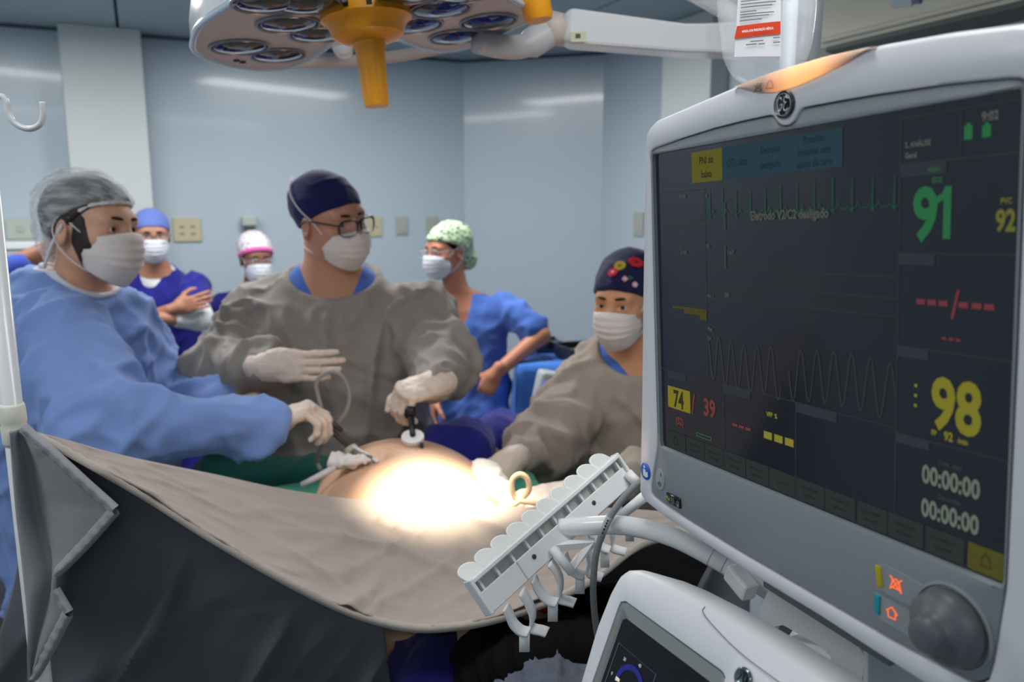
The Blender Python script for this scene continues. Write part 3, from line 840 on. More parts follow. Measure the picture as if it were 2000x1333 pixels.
def ringset(levels):
    n = len(levels[0]); v = [tuple(p) for L in levels for p in L]
    f = [(i * n + k, i * n + (k + 1) % n, (i + 1) * n + (k + 1) % n, (i + 1) * n + k) for i in range(len(levels) - 1) for k in range(n)]
    return v, f
RO = radial(outer); RI = radial(inner)
def lev(P, y, g=0.0):
    r = np.linalg.norm(P, axis=1, keepdims=True); Q = P * (1 + g / r); return np.c_[Q[:, 0], np.full(len(Q), y), Q[:, 1]]
scr = radial([(-SW, -SH), (-SW, SH), (SW, SH), (SW, -SH)])
v, f = ringset([lev(RO, .075, -.05), lev(RO, .06, -.012), lev(RO, .035, -.001), lev(RO, .008, 0), lev(RO, .001, -.0015), lev(RO, -.003, -.005), lev(RI, -.0035, .0035), lev(RI, -.0025, .001), lev(RI, .004, 0.0005)])
mb = MB().add(v, f); n = 288; mb.f.append(tuple(range(n))[::-1]); mb.build('housing', pl_white, mon, auto=60)
sx = radial([(-SW - .001, -SH - .0005), (-SW - .001, SH + .0008), (SW + .001, SH + .0008), (SW + .001, -SH - .0005)])
v, f = ringset([lev(RI, .006, -.0002), lev(RI, -.0012, -.0006), lev(RI, -.0022, -.002), lev(RI * .35 + sx * .65, -.003, 0), lev(sx, -.0035, .003), lev(sx, -.0028, .0008), lev(sx, .004, 0)])
MB().add(v, f).build('bezel', pl_grey, mon, auto=60)
screen_m = mat('lcd_glass', (6, 7, 10), .12, spec=.5, emit=(54, 60, 74), estr=.22)
mb = MB(); mb.box((0, .004, 0), (2 * SW + .004, .006, 2 * SH + .004)); scrn = mb.build('screen', screen_m, mon, smooth=False)
# back shell and mount
MB().box((0, .10, -.02), (.30, .07, .28), bev=.02).build('back_shell', pl_white, mon)
def rect(mb, x0, z0, x1, z1, y=0): mb.add([(x0, y, z0), (x1, y, z0), (x1, y, z1), (x0, y, z1)], [(0, 1, 2, 3)])
Y0 = .0004
G = lambda name, rgb, s=1.0: emis(name, rgb, s)
def sg(name, rgb, s, fn, y=Y0):
    mb = MB(); fn(mb, y); mb.build(name, emis('lcd_%d_%d_%d' % rgb, rgb, s), scrn, smooth=False)
T = add_text
# alarm banners
sg('alarm_banner', (112, 108, 50), .62, lambda m, y: rect(m, -.1289, .119, -.0842, .1472, y))
for a_, b_ in ((-.0838, -.0425), (-.0423, -.0012), (-.001, .0542)): sg('alarm_banner', (52, 76, 88), .62, lambda m, y: rect(m, a_, .119, b_, .1472, y))
def f(m, y):
    T(m, 'PNI sis', -.1066, .1388, .0064, y, .82, 'CENTER'); T(m, 'baixa', -.1066, .1262, .0064, y, .82, 'CENTER')
sg('banner_text', (52, 54, 36), .8, f, Y0 - .0004)
sg('banner_text', (34, 52, 62), .8, lambda m, y: T(m, 'QTc alto', -.0635, .1330, .0064, y, .82, 'CENTER'), Y0 - .0004)
def f(m, y):
    for s_, z in (('Eletrodo', .1395), ('desligado', .1275)): T(m, s_, -.022, z, .0058, y, .8, 'CENTER')
sg('banner_text', (34, 52, 62), .8, f, Y0 - .0004)
def f(m, y):
    for s_, z in (('Pressões', .1425), ('invasivas sem', .1335), ('ajuste de zero', .1245)): T(m, s_, .0265, z, .0056, y, .8, 'CENTER')
sg('banner_text', (34, 52, 62), .8, f, Y0 - .0004)
# panel lines and header strips
def hl(m, y, x0, x1, z, t=.0007): rect(m, x0, z - t / 2, x1, z + t / 2, y)
def vl(m, y, x, z0, z1, t=.0007): rect(m, x - t / 2, z0, x + t / 2, z1, y)
def f(m, y):
    for z in (.1160, .0563, -.0080, -.0708): hl(m, y, .105, SW, z, .0008)
    vl(m, y, .105, -.1305, .145); vl(m, y, .1495, .117, .145); hl(m, y, -SW, .105, -.0672); hl(m, y, .105, SW, .1462)
    vl(m, y, -.0875, -.15, -.0672); vl(m, y, .006, -.15, -.0672); vl(m, y, -.1105, -.0672, .112)
    hl(m, y, -.178, -.111, .0625); hl(m, y, -.178, -.111, .003); hl(m, y, -.178, -.111, .1125)
sg('panel_line', (70, 76, 80), .5, f)
for q_ in ((.1055, .1075, .14, .1155), (.1055, .0485, .133, .0558), (.1055, -.0155, .130, -.0085), (.1055, -.0775, .132, -.0713), (-.178, -.0755, -.146, -.0677), (-.087, -.0755, -.05, -.0677), (.0065, -.0755, .05, -.0677)):
    sg('panel_header', (62, 70, 78), .55, lambda m, y: rect(m, *q_, y))
for a_, b_ in ((-.181, -.149), (-.1475, -.1185), (-.1175, -.0885), (-.0865, -.0575), (-.0565, -.027), (-.026, .005), (.007, .0375), (.0385, .069), (.071, .0985), (.0995, .129), (.131, .1605)):
    sg('soft_key', (60, 66, 66), .55, lambda m, y: rect(m, a_, -.1495, b_, -.1312, y))
sg('soft_key', (92, 92, 44), .6, lambda m, y: rect(m, .163, -.1495, SW - .001, -.1312, y))
def f(m, y):
    for a in (-.133, -.103, -.072, -.042, .022, .054, .084, .114, .145):
        hl(m, y, a - .009, a + .009, -.1375, .0022); hl(m, y, a - .007, a + .007, -.1435, .0022)
    T(m, 'Tendências', -.0105, -.1405, .0032, y, .75, 'CENTER')
sg('soft_key_text', (44, 50, 52), .7, f, Y0 - .0004)
# home icon and bell icon
def poly(m, pts, r, y, closed=True): m.tube([(a, y, b) for a, b in pts], r, 4, closed=closed)
sg('soft_key_icon', (36, 42, 47), .7, lambda m, y: (poly(m, [(-.169, -.144), (-.169, -.1395), (-.1655, -.1355), (-.162, -.1395), (-.162, -.144)], .0004, y), poly(m, [(.1725, -.144), (.1795, -.144), (.1785, -.138), (.176, -.1355), (.1735, -.138)], .0004, y)), Y0 - .0004)
# traces
def f(m, y):
    pts = []; x = -.109; beat = .0185; off = 0
    def ecg(u):
        return .0022 * math.exp(-((u - .25) / .05) ** 2) - .002 * math.exp(-((u - .40) / .02) ** 2) + (.024 if .42 < u < .445 else 0) - .004 * math.exp(-((u - .47) / .02) ** 2) + .0045 * math.exp(-((u - .72) / .07) ** 2)
    for k in range(520):
        xx = x + (.1035 + .109) * k / 519; u = ((xx + .109) / beat + .1) % 1.0
        amp = .92 + .08 * math.sin(xx * 40)
        pts.append((xx, .0885 + ecg(u) * amp))
    poly(m, pts, .00032, y, False)
sg('ecg_trace', (44, 84, 66), .75, f, Y0 - .0003)
def f(m, y):
    gap = (-.013, -.004)
    for a, b in ((-.1095, -.011), (-.0015, .1040)):
        pts = []
        for k in range(160):
            x = a + (b - a) * k / 159; ph = (x + .1095) / .0175
            z = -.040 + .021 * math.sin(2 * PI * ph + 1.9) + .006 * math.sin(x * 26) - .012 * (x > 0) * 0 - .002
            pts.append((x, z + (.0 if x < -.02 else -.004)))
        poly(m, pts, .00036, y, False)
sg('pleth_trace', (66, 68, 58), .75, f, Y0 - .0003)
def f(m, y):
    pts = [(-.176 + .062 * k / 20, .0785 + .006 * (k / 20) ** 2 + .0008 * math.sin(k)) for k in range(21)]; poly(m, pts, .0003, y, False)
    for z in (.040, .025): hl(m, y, -.11, .104, z, .0004)
    hl(m, y, -.11, .104, .012, .0004)
sg('trend_trace', (80, 78, 58), .6, f)
def f(m, y):
    for k in range(26):
        x = -.165 + k * .0021; h = .0025 + (.004 if k > 8 else 0) + (.004 if k > 20 else 0); rect(m, x, .0005 - h, x + .0012, .0005, y)
sg('trend_bars', (112, 104, 40), .55, f)
for q_ in (('Eletrodo V2/C2 desligado', -.0465, .0862, .0074), ('5 min', -.149, .108, .0038), ('5 min', -.149, .0545, .0038), ('II', -.1085, .106, .0038), ('V5', -.1085, .060, .0038), ('1 mV', -.0785, .055, .0038), ('Art 1', -.1085, .014, .0038), ('200', -.083, .0165, .0038), ('Plet', -.1085, -.0175, .0040), ('1x', -.1085, -.026, .0040)):
    sg('small_text', (92, 98, 90), .62, lambda m, y: T(m, q_[0], q_[1], q_[2], q_[3], y, .8), Y0 - .0005)
for z0_, z1_ in ((.074, .099), (.040, .060)): sg('scale_bar', (88, 92, 86), .5, lambda m, y: vl(m, y, -.0815, z0_, z1_, .0014), Y0 - .0005)
# numbers
sg('heart_rate_reading', (50, 116, 74), .72, lambda m, y: (T(m, '9', .1250, .0828, .0335, y, .80, 'CENTER'), m.add([(.1385, y, .0660), (.1440, y, .0660), (.1440, y, .0995), (.1395, y, .0995), (.1375, y, .0955), (.1335, y, .0930), (.1335, y, .0885), (.1385, y, .0910)], [(0, 1, 2, 7), (7, 2, 3, 4), (7, 4, 5, 6)])))
sg('small_text', (48, 112, 72), .7, lambda m, y: T(m, 'ECG', .1335, .1040, .0034, y, .8, 'CENTER'))
sg('small_text', (48, 112, 72), .7, lambda m, y: T(m, 'Adulto', .126, .1112, .003, y, .8))
for x_, h_ in ((.1545, .0085), (.1665, .0072)):
    sg('battery_icon', (50, 118, 74), .7, lambda m, y: (rect(m, x_ - .0028, .127, x_ + .0028, .127 + h_, y), rect(m, x_ - .0012, .127 + h_, x_ + .0012, .127 + h_ + .0015, y)))
def f(m, y):
    T(m, '92', .1805, .077, .0125, y, .7, 'CENTER'); T(m, 'PVC', .1805, .0885, .0034, y, .8, 'CENTER')
sg('pulse_reading', (110, 112, 52), .8, f)
def f(m, y):
    T(m, '9:02', .1685, .1395, .0052, y, .85, 'CENTER'); T(m, 'S. ANÁLISE', .1085, .1285, .0036, y, .8); T(m, 'Geral', .1085, .1215, .0036, y, .8)
sg('header_text', (104, 108, 104), .62, f)
for x_ in (.123, .1315, .140, .1545, .1635, .172): sg('dash_mark', (118, 58, 66), .8, lambda m, y: rect(m, x_ - .0033, .0222, x_ + .0033, .0258, y))
sg('slash_mark', (118, 58, 66), .8, lambda m, y: m.add([(.1457, y, .0145), (.1477, y, .0145), (.1518, y, .0335), (.1498, y, .0335)], [(0, 1, 2, 3)]))
for x_ in (.1415, .1465, .1515): sg('dash_mark', (118, 58, 66), .8, lambda m, y: rect(m, x_ - .0018, .0003, x_ + .0018, .0019, y))
sg('saturation_reading', (136, 132, 48), .72, lambda m, y: T(m, '98', .151, -.0425, .0335, y, .76, 'CENTER'))
def f(m, y): T(m, '92', .1465, -.0642, .0058, y, .8, 'CENTER'); T(m, 'FP', .1355, -.064, .0036, y, .8, 'CENTER'); T(m, '/min', .157, -.0652, .0036, y, .8, 'CENTER')
sg('small_text', (140, 136, 48), .7, f)
for z_ in (-.034, -.041, -.048): sg('signal_dot', (140, 136, 48), .7, lambda m, y: rect(m, .1195, z_ - .0011, .1217, z_ + .0011, y))
def f(m, y):
    T(m, '00:00:00', .1485, -.0945, .0125, y, .70, 'CENTER'); T(m, '00:00:00', .1485, -.1185, .0125, y, .70, 'CENTER')
sg('timer_reading', (112, 124, 112), .72, f)
def f(m, y): T(m, 'Cont. desc', .1485, -.0833, .0036, y, .8, 'CENTER'); T(m, 'Decorrido', .1485, -.1072, .0036, y, .8, 'CENTER')
sg('timer_text', (64, 74, 74), .62, f)
sg('pressure_box', (146, 136, 48), .66, lambda m, y: rect(m, -.178, -.1065, -.1395, -.0838, y))
sg('systolic_reading', (52, 52, 40), .8, lambda m, y: T(m, '74', -.1587, -.0953, .0172, y, .72, 'CENTER'), Y0 - .0004)
sg('diastolic_reading', (122, 64, 64), .75, lambda m, y: T(m, '39', -.109, -.0945, .0165, y, .8, 'CENTER'))
sg('mean_reading', (122, 64, 64), .75, lambda m, y: T(m, '(52)', -.158, -.1180, .0072, y, .8, 'CENTER'))
sg('slash_mark', (122, 64, 64), .75, lambda m, y: m.add([(-.1375, y, -.106), (-.1355, y, -.106), (-.1315, y, -.085), (-.1335, y, -.085)], [(0, 1, 2, 3)]))
for x_ in (-.0715, -.0625, -.0535): sg('dash_mark', (122, 64, 64), .75, lambda m, y: rect(m, x_ - .0035, -.1045, x_ + .0035, -.102, y))
for x_ in (-.0275, -.0145, -.0015): sg('block_mark', (138, 134, 52), .8, lambda m, y: rect(m, x_ - .005, -.1065, x_ + .005, -.100, y))
sg('small_text', (138, 134, 52), .7, lambda m, y: T(m, 'VPP  %', -.0225, -.084, .004, y, .8, 'CENTER'))
sg('battery_outline', (54, 116, 78), .7, lambda m, y: poly(m, [(-.130, -.1268), (-.130, -.1235), (-.107, -.1235), (-.107, -.1268)], .0004, y))
# maker's roundel above the screen
LG = Matrix.Translation((-.0005, -.004, .1715)) @ Matrix.Rotation(PI / 2, 4, 'X')
rd = MB().lathe([(.0108, -.001), (.0108, .0015), (.0098, .0022), (.0094, .0012), (.001, .0012)], LG, 40).build('emblem', mat('emblem_dark', (36, 40, 46), .18, metal=.3, coat=.6), mon)
mb = MB()
def curl(pts, r=.00045): mb.tube([(LG @ Vector((a, b, .0019)))[:] for a, b in spline(pts, 30)], r, 6)
curl([(-.0010, .0036), (-.0026, .0056), (-.0052, .0042), (-.0062, .0006), (-.0052, -.0034), (-.0030, -.0044), (-.0014, -.0024), (-.0010, .0002), (-.0030, .0002)])
curl([(.0050, .0040), (.0030, .0056), (.0012, .0038), (.0022, .0014), (.0040, .0012), (.0018, .0002), (.0008, -.0030), (.0026, -.0050), (.0052, -.0036)])
mb.tube([(LG @ Vector((.0084 * math.cos(a), .0084 * math.sin(a), .0018)))[:] for a in [2 * PI * k / 40 for k in range(40)]], .0003, 6, closed=True)
for k in range(4):
    a = PI / 4 + k * PI / 2; curl([(.0086 * math.cos(a - .35), .0086 * math.sin(a - .35)), (.0068 * math.cos(a), .0068 * math.sin(a)), (.0078 * math.cos(a + .3), .0078 * math.sin(a + .3))], .00035)
mb.build('emblem_script', mat('emblem_silver', (196, 204, 200), .25, metal=.6), rd)
# glowing alarm light on the top edge
al = mat('alarm_light', (206, 178, 158), .35); nt = al.node_tree; b = nt.nodes['Principled BSDF']
tc = nt.nodes.new('ShaderNodeTexCoord'); sep = nt.nodes.new('ShaderNodeSeparateXYZ'); nt.links.new(tc.outputs['Object'], sep.inputs[0])
mr = nt.nodes.new('ShaderNodeValToRGB'); ma = nt.nodes.new('ShaderNodeMath'); ma.operation = 'MULTIPLY_ADD'; ma.inputs[1].default_value = 7.0; ma.inputs[2].default_value = .45
nt.links.new(sep.outputs['X'], ma.inputs[0]); nt.links.new(ma.outputs[0], mr.inputs['Fac'])
cr = mr.color_ramp; cr.elements[0].position = .27; cr.elements[0].color = (0, 0, 0, 1); cr.elements[1].position = .95; cr.elements[1].color = (0, 0, 0, 1)
for ps, c in ((.36, (.55, .16, .05, 1)), (.50, (1.0, .46, .11, 1)), (.70, (1.0, .42, .09, 1)), (.84, (.35, .11, .04, 1))):
    e_ = cr.elements.new(ps); e_.color = c
nt.links.new(mr.outputs['Color'], b.inputs['Emission Color']); b.inputs['Emission Strength'].default_value = .95
topc = [(-.062, .1972), (-.04, .1988), (-.015, .2001), (.0315, .2007), (.06, .1998), (.085, .1985)]
lowc = [(.085, .1972), (.06, .1912), (.0316, .1862), (.012, .1836), (-.0063, .1829), (-.022, .1842), (-.0362, .1875), (-.05, .1925)]
TP = spline(topc, 24); LP = spline(lowc, 24)[::-1]
Pg = np.zeros((4, 24, 3))
for k in range(24):
    Pg[0, k] = (LP[k][0], -.0034, LP[k][1]); Pg[1, k] = (LP[k][0], -.0046, LP[k][1]); mx_ = (TP[k] * .94 + LP[k] * .06)
    Pg[2, k] = (mx_[0], -.0038, mx_[1] - .0015); Pg[3, k] = (TP[k][0], .0012, TP[k][1] - .0005)
Pg[:, :, 1] -= .0004
MB().grid(Pg).build('alarm_light', al, mon)
ic = MB()
for dx in (-.0295, -.0155):
    base_ = [(dx - .0042, .1868), (dx + .0040, .1860), (dx + .0030, .1895), (dx + .0012, .1925), (dx - .0008, .1925), (dx - .0026, .1900)]
    ic.tube([(a, -.0056, b_) for a, b_ in base_], .00025, 4, closed=True)
ic.tube([(-.0345, -.0056, .1862), (-.0250, -.0056, .1925)], .00025, 4); ic.tube([(-.0345, -.0056, .1925), (-.0250, -.0056, .1862)], .00025, 4)
ic.build('alarm_icon', mat('icon_dark', (96, 62, 52), .6), mon)
# lower controls
MB().lathe([(.0082, 0), (.0082, .0005), (.0075, .0009), (.001, .0006)], Matrix.Translation((-.1916, -.0025, -.1885)) @ Matrix.Rotation(PI / 2, 4, 'X') @ Matrix.Diagonal((1.0, 1.5, 1, 1)), 28).build('power_button', mat('button_grey', (146, 152, 154), .4), mon)
mb = MB(); mb.tube([(-.190, -.0036, -.181), (-.1895, -.0036, -.1845)], .0004, 5)
mb.tube([(-.1925 + .0022 * math.cos(a), -.0036, -.194 + .0022 * math.sin(a)) for a in np.linspace(2.2, 7.2, 14)], .0004, 5); mb.tube([(-.1925, -.0036, -.1912), (-.1925, -.0036, -.1935)], .0004, 5)
mb.build('power_icon', mat('icon_grey', (88, 94, 98), .6), mon)
MB().box((-.1675, -.0028, -.2048), (.026, .003, .0115), (0, math.radians(-1), 0), bev=.002).build('indicator_panel', mat('gloss_black', (14, 15, 17), .12), mon)
mb = MB(); mb.tube([(-.1785 + .0055 * t, -.0046, -.2042 + .0018 * math.sin(2 * PI * t)) for t in np.linspace(0, 1, 12)], .0004, 5); mb.build('indicator_mark', emis('ind_green', (96, 160, 60), .8), mon)
mb = MB(); mb.tube([(-.1690, -.0046, -.2080), (-.1690, -.0046, -.2015), (-.1660, -.0046, -.2015), (-.1660, -.0046, -.2080)], .0003, 4, closed=True); mb.tube([(-.1595, -.0046, -.2085), (-.1595, -.0046, -.2025), (-.1565, -.0046, -.2025), (-.1565, -.0046, -.2085)], .0003, 4, closed=True); mb.box((-.158, -.0046, -.207), (.002, .0005, .003)); mb.build('indicator_mark', emis('ind_grey', (120, 126, 124), .5), mon)
# blue round sticker on the white edge
ST = Matrix.Translation((-.2185, -.0036, -.187)) @ Matrix.Rotation(PI / 2, 4, 'X')
st = MB().lathe([(.0095, 0), (.0095, .0006), (.001, .0006)], ST, 32).build('manual_sticker', mat('sticker_blue', (42, 92, 190), .4), mon)
mb = MB(); mb.lathe([(.0017, .0008), (.001, .0009), (.0001, .0009)], ST @ Matrix.Translation((-.0018, .0050, 0)), 12)
mb.add([(ST @ Vector((a, b_, .0008)))[:] for a, b_ in ((-.0045, -.005), (-.004, .0025), (.0002, .0022), (.0012, -.001), (.0045, .001), (.0052, -.005), (.0008, -.0065))], [(0, 6, 5, 4, 3, 2, 1)])
mb.build('sticker_figure', mat('paper_white', (225, 228, 232), .6), st, smooth=False)
# two soft buttons, coloured tabs, orange icons and the turning knob
for pts in ([(.0955, -.172), (.1015, -.1705), (.118, -.1715), (.133, -.1735), (.1305, -.178), (.127, -.188), (.1265, -.1935), (.093, -.1925)], [(.0925, -.1955), (.126, -.1968), (.1265, -.206), (.1290, -.2115), (.127, -.2170), (.112, -.2160), (.097, -.2150), (.0925, -.2120)]):
    P2 = np.array(pts); c2 = P2.mean(0); N_ = len(pts)
    L0 = [(a, -.0028, b_) for a, b_ in pts]; L1 = [(c2[0] + (a - c2[0]) * .985, -.0040, c2[1] + (b_ - c2[1]) * .97) for a, b_ in pts]
    v, f_ = ringset([L0, L1]); f_.append(tuple(N_ + k for k in range(N_))); MB().add(v, f_).build('button', mat('button_face', (134, 142, 146), .4), mon, smooth=False)
MB().box((.0965, -.0042, -.1815), (.0056, .002, .0165), (0, math.radians(-8), 0), bev=.0009).build('yellow_tab', mat('tab_yellow', (168, 160, 16), .4), mon)
MB().box((.0952, -.0042, -.2040), (.0056, .002, .0155), (0, math.radians(2), 0), bev=.0009).build('cyan_tab', mat('tab_cyan', (22, 138, 150), .4), mon)
org = emis('icon_orange', (255, 118, 70), 1.1)
bell = lambda cx, cz, s_: [(cx + s_ * a, -.0046, cz + s_ * b_) for a, b_ in ((-1, -.7), (1, -.7), (.75, -.2), (.6, .4), (.0, .9), (-.6, .4), (-.75, -.2))]
mb = MB(); mb.tube(bell(.1115, -.1815, .0046), .00055, 5, closed=True); mb.tube([(.1065, -.0046, -.1765), (.1165, -.0046, -.1865)], .00055, 5); mb.tube([(.1165, -.0046, -.1765), (.1065, -.0046, -.1865)], .00055, 5); mb.build('alarm_off_icon', org, mon)
mb = MB(); mb.tube([(.1085 + .0044 * a, -.0046, -.2048 + .0044 * b_) for a, b_ in ((-.7, -.9), (-.7, .0), (-1.1, .0), (.0, 1.0), (1.1, .0), (.7, .0), (.7, -.9))], .00055, 5, closed=True); mb.build('home_icon', org, mon)
KN = Matrix.Translation((.1555, -.0025, -.1935)) @ Matrix.Rotation(PI / 2, 4, 'X')
MB().lathe([(.0300, -.001), (.0300, .0012), (.0282, .0020), (.0272, .0006)], KN, 44).build('knob_seat', pl_grey, mon, auto=40)
MB().lathe([(.0255, .000), (.0262, .005), (.0248, .011), (.020, .0155), (.0145, .0178), (.0128, .022), (.0122, .0265), (.0108, .0285), (.001, .0285)], KN, 44).build('knob', mat('knob_grey', (86, 92, 97), .42), mon)

# ------------------------------------------------------------------ anaesthesia machine under the monitor
MA = Matrix(((0.4695, 0.8187, 0.3308, .1048), (-0.8829, 0.4353, 0.1759, .7), (0.0, -0.3746, 0.9272, 1.3149), (0, 0, 0, 1)))
am = tag(empty('anesthesia_machine', (0.42, .62, 0)), 'white anaesthesia machine with a tilted dark display below the monitor', 'medical machine')
amb = Vector((0.42, .62, 0)); MAL = Matrix.Translation(-amb) @ MA
def am_build(mb, name, material, parent=None, smooth=True, auto=None):
    mb.v = [(MAL @ Vector(p))[:] for p in mb.v]
    return mb.build(name, material, parent or am, smooth, auto=auto)
ao = [(-.0200, -.165), (-.0240, -.12), (-.0290, -.08), (-.0325, -.0243), (-.0300, .012), (-.0255, .031), (-.0175, .0415), (-.0058, .0470), (.03, .0522), (.0897, .0568), (.148, .0580), (.21, .0568), (.25, .0520), (.268, .035), (.274, .0), (.276, -.08), (.270, -.165), (.24, -.19), (.12, -.2), (.01, -.19)]
cA = np.array([.12, -.065])
RA = radial([(a - cA[0], b - cA[1]) for a, b in ao], 160)
def levA(P, y, g=0.0):
    r = np.linalg.norm(P, axis=1, keepdims=True); Q = P * (1 + g / r) + cA; return np.c_[Q[:, 0], np.full(len(Q), y), Q[:, 1]]
ai = [(-.0062, -.15), (-.0062, .0075), (-.005, .0125), (-.0005, .0148), (.130, .0150), (.1350, .0135), (.1365, .009), (.1365, -.15)]
RB = radial([(a - cA[0], b - cA[1]) for a, b in [(-.0062, -.15), (-.0062, .0075), (-.005, .0125), (-.0005, .0148), (.130, .0150), (.1350, .0135), (.1365, .009), (.1365, -.15)]], 160)
RS = radial([(a - cA[0], b - cA[1]) for a, b in [(0, -.146), (0, 0), (.131, 0), (.131, -.146)]], 160)
v, f = ringset([levA(RA, .075, -.02), levA(RA, .06, -.004), levA(RA, .012, -.001), levA(RA, .002, -.003), levA(RA, -.003, -.009), levA(RB, -.0035, .003), levA(RB, -.003, .0006), levA(RB, .003, 0)])
mb = MB().add(v, f); mb.f.append(tuple(range(160))[::-1]); disp = am_build(mb, 'display_housing', pl_white, auto=60)
v, f = ringset([levA(RB, .004, -.0003), levA(RB, -.0022, -.0012), levA(RS, .0010, .0006), levA(RS, .004, 0)])
am_build(MB().add(v, f), 'display_bezel', mat('bezel_green_grey', (142, 148, 146), .4), disp, auto=60)
mb = MB(); mb.box((.0655, .004, -.073), (.135, .004, .150)); ads = am_build(mb, 'display_screen', mat('lcd_black', (4, 4, 7), .1, emit=(10, 10, 18), estr=.25), disp, smooth=False)
def ag(name, rgb, s, fn, y=.0015):
    mb = MB(); fn(mb, y); am_build(mb, name, emis('am_%d_%d_%d' % rgb, rgb, s), disp, smooth=False)
ag('window_line', (92, 98, 128), .8, lambda m, y: m.tube([(.0045, y, -.14), (.0052, y, -.0235), (.0615, y, -.0245), (.0620, y, -.14)], .00028, 4))
dc = (.0350, -.0510)
def arc(m, y, r0, r1, a0, a1, n=28):
    aa = np.linspace(a0, a1, n); m.grid(np.array([[(dc[0] + r * math.cos(t), y, dc[1] + r * math.sin(t)) for t in aa] for r in (r0, r1)]))
ag('pressure_dial', (44, 50, 128), .85, lambda m, y: arc(m, y, .0145, .0195, math.radians(-40), math.radians(178)))
ag('dial_needle', (226, 220, 186), .9, lambda m, y: arc(m, y, .0130, .0190, math.radians(178), math.radians(190), 5))
def f(m, y):
    for s_, a in (('0', 180), ('20', 128), ('40', 78), ('60', 30)):
        T(m, s_, dc[0] + .0250 * math.cos(math.radians(a)), dc[1] + .0240 * math.sin(math.radians(a)), .0030, y, .85, 'CENTER')
    T(m, 'Paw', .0655, -.0355, .0034, y, .85); T(m, '0', dc[0], dc[1] - .002, .005, y, .85, 'CENTER')
ag('dial_text', (190, 192, 200), .75, f, .0012)
AR = Matrix.Translation((.1530, -.004, .0212)) @ Matrix.Rotation(PI / 2, 4, 'X')
mb = MB().lathe([(.0085, 0), (.0085, .0015), (.0070, .0024), (.0062, .0016), (.001, .0016)], AR, 32); am_build(mb, 'emblem', mat('emblem_chrome', (120, 130, 134), .15, metal=.9), disp)
mb = MB(); mb.tube([(AR @ Vector((a, b, .0022)))[:] for a, b in spline([(-.004, -.003), (-.002, .001), (-.003, .004), (0, .003), (.001, -.001), (.003, -.003), (.004, .002)], 20)], .0004, 5); am_build(mb, 'emblem_script', mat('emblem_dark', (36, 40, 46), .18), disp)
am_build(MB().tube(spline([(.0905, -.0005, .0520), (.0930, -.0036, .0475), (.1087, -.0038, .0426), (.1408, -.0038, .0368), (.1800, -.0038, .0350), (.2300, -.0038, .0345)], 24), .00035, 5), 'seam', mat('seam_grey', (96, 102, 106), .6), disp)
# cart body below and its column
MB().box((.42 - amb.x, .58 - amb.y, .52), (.50, .55, .80), (0, 0, math.radians(-64)), bev=.03).build('cart_body', pl_white, am)
MB().box((.40 - amb.x, .60 - amb.y, .935), (.46, .5, .03), (0, 0, math.radians(-64)), bev=.008).build('work_surface', pl_grey, am)
for dx in (-1, 1):
    for dy in (-1, 1):
        c = Vector((.42 - amb.x, .58 - amb.y, .05)) + Matrix.Rotation(math.radians(-64), 3, 'Z') @ Vector((dx * .2, dy * .22, 0))
        MB().lathe([(.02, -.02), (.05, -.016), (.05, .016), (.02, .02)], Matrix.Translation(c) @ Matrix.Rotation(PI / 2, 4, 'X'), 20).build('caster', pl_dark, am)
        MB().box((c.x, c.y, .11), (.03, .03, .06)).build('caster_fork', pl_grey, am, smooth=False)
MB().tube([(.46 - amb.x, .75 - amb.y, .93), (.44 - amb.x, .79 - amb.y, 1.20), (.30 - amb.x, .76 - amb.y, 1.235)], .03, 16).build('display_post', pl_white, am)

# ------------------------------------------------------------------ bracket between machine and monitor
ML = lambda px, py, y0=.05: local_pt(MMs, px, py, y0)
br = tag(empty('monitor_bracket', matrix=MMs), 'white slotted plate bracket holding the monitor above the machine', 'bracket')
a1 = ML(1474, 1215); a2 = ML(1497, 1146); a3 = ML(1520, 1150); a4 = ML(1690, 1268); a5 = ML(1682, 1340)
zb = -.42
po = [(a1.x - .012, zb), (a1.x, a1.z), (a2.x - .002, a2.z - .012), (a2.x + .004, a2.z), (a3.x + .004, a3.z + .002), (a4.x - .008, a4.z), (a4.x, a4.z - .008), (a5.x, a5.z), (a5.x - .004, zb)]
hs = [ML(*q) for q in ((1506, 1246), (1514, 1224), (1530, 1222), (1600, 1262), (1622, 1282), (1628, 1333), (1560, 1330), (1505, 1290))]
ch = Vector((sum(q.x for q in hs) / 8, 0, sum(q.z for q in hs) / 8)); c2 = np.array([ch.x, ch.z])
RP = radial([(a - c2[0], b - c2[1]) for a, b in po], 120) + c2; RH = radial([(q.x - c2[0], q.z - c2[1]) for q in hs], 120) + c2
L = lambda P, y: np.c_[P[:, 0], np.full(len(P), y), P[:, 1]]
v, f = ringset([L(RH, .056), L(RH, .050), L(RP, .050), L(RP, .056), L(RH, .056)]); MB().add(v, f).build('plate', pl_white, br, auto=40)
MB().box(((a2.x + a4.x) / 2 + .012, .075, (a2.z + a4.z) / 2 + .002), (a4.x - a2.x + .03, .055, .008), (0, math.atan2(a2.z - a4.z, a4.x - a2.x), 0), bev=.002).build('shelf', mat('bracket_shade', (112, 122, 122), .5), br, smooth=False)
MB().box((a4.x + .0, .09, a4.z - .10), (.006, .08, .2), bev=.002).build('side_plate', pl_white, br, smooth=False)
MB().box((.03, .135, -.30), (.05, .03, .26), bev=.01).build('upright', mat('bracket_grey', (150, 156, 160), .5), br)
kq = ML(1570, 1268, .075); MB().lathe([(.030, 0), (.032, -.003), (.032, -.02), (.026, -.024), (.026, -.05)], Matrix.Translation((kq.x, .09, kq.z - .004)), 28).build('pivot', pl_white, br, auto=40)

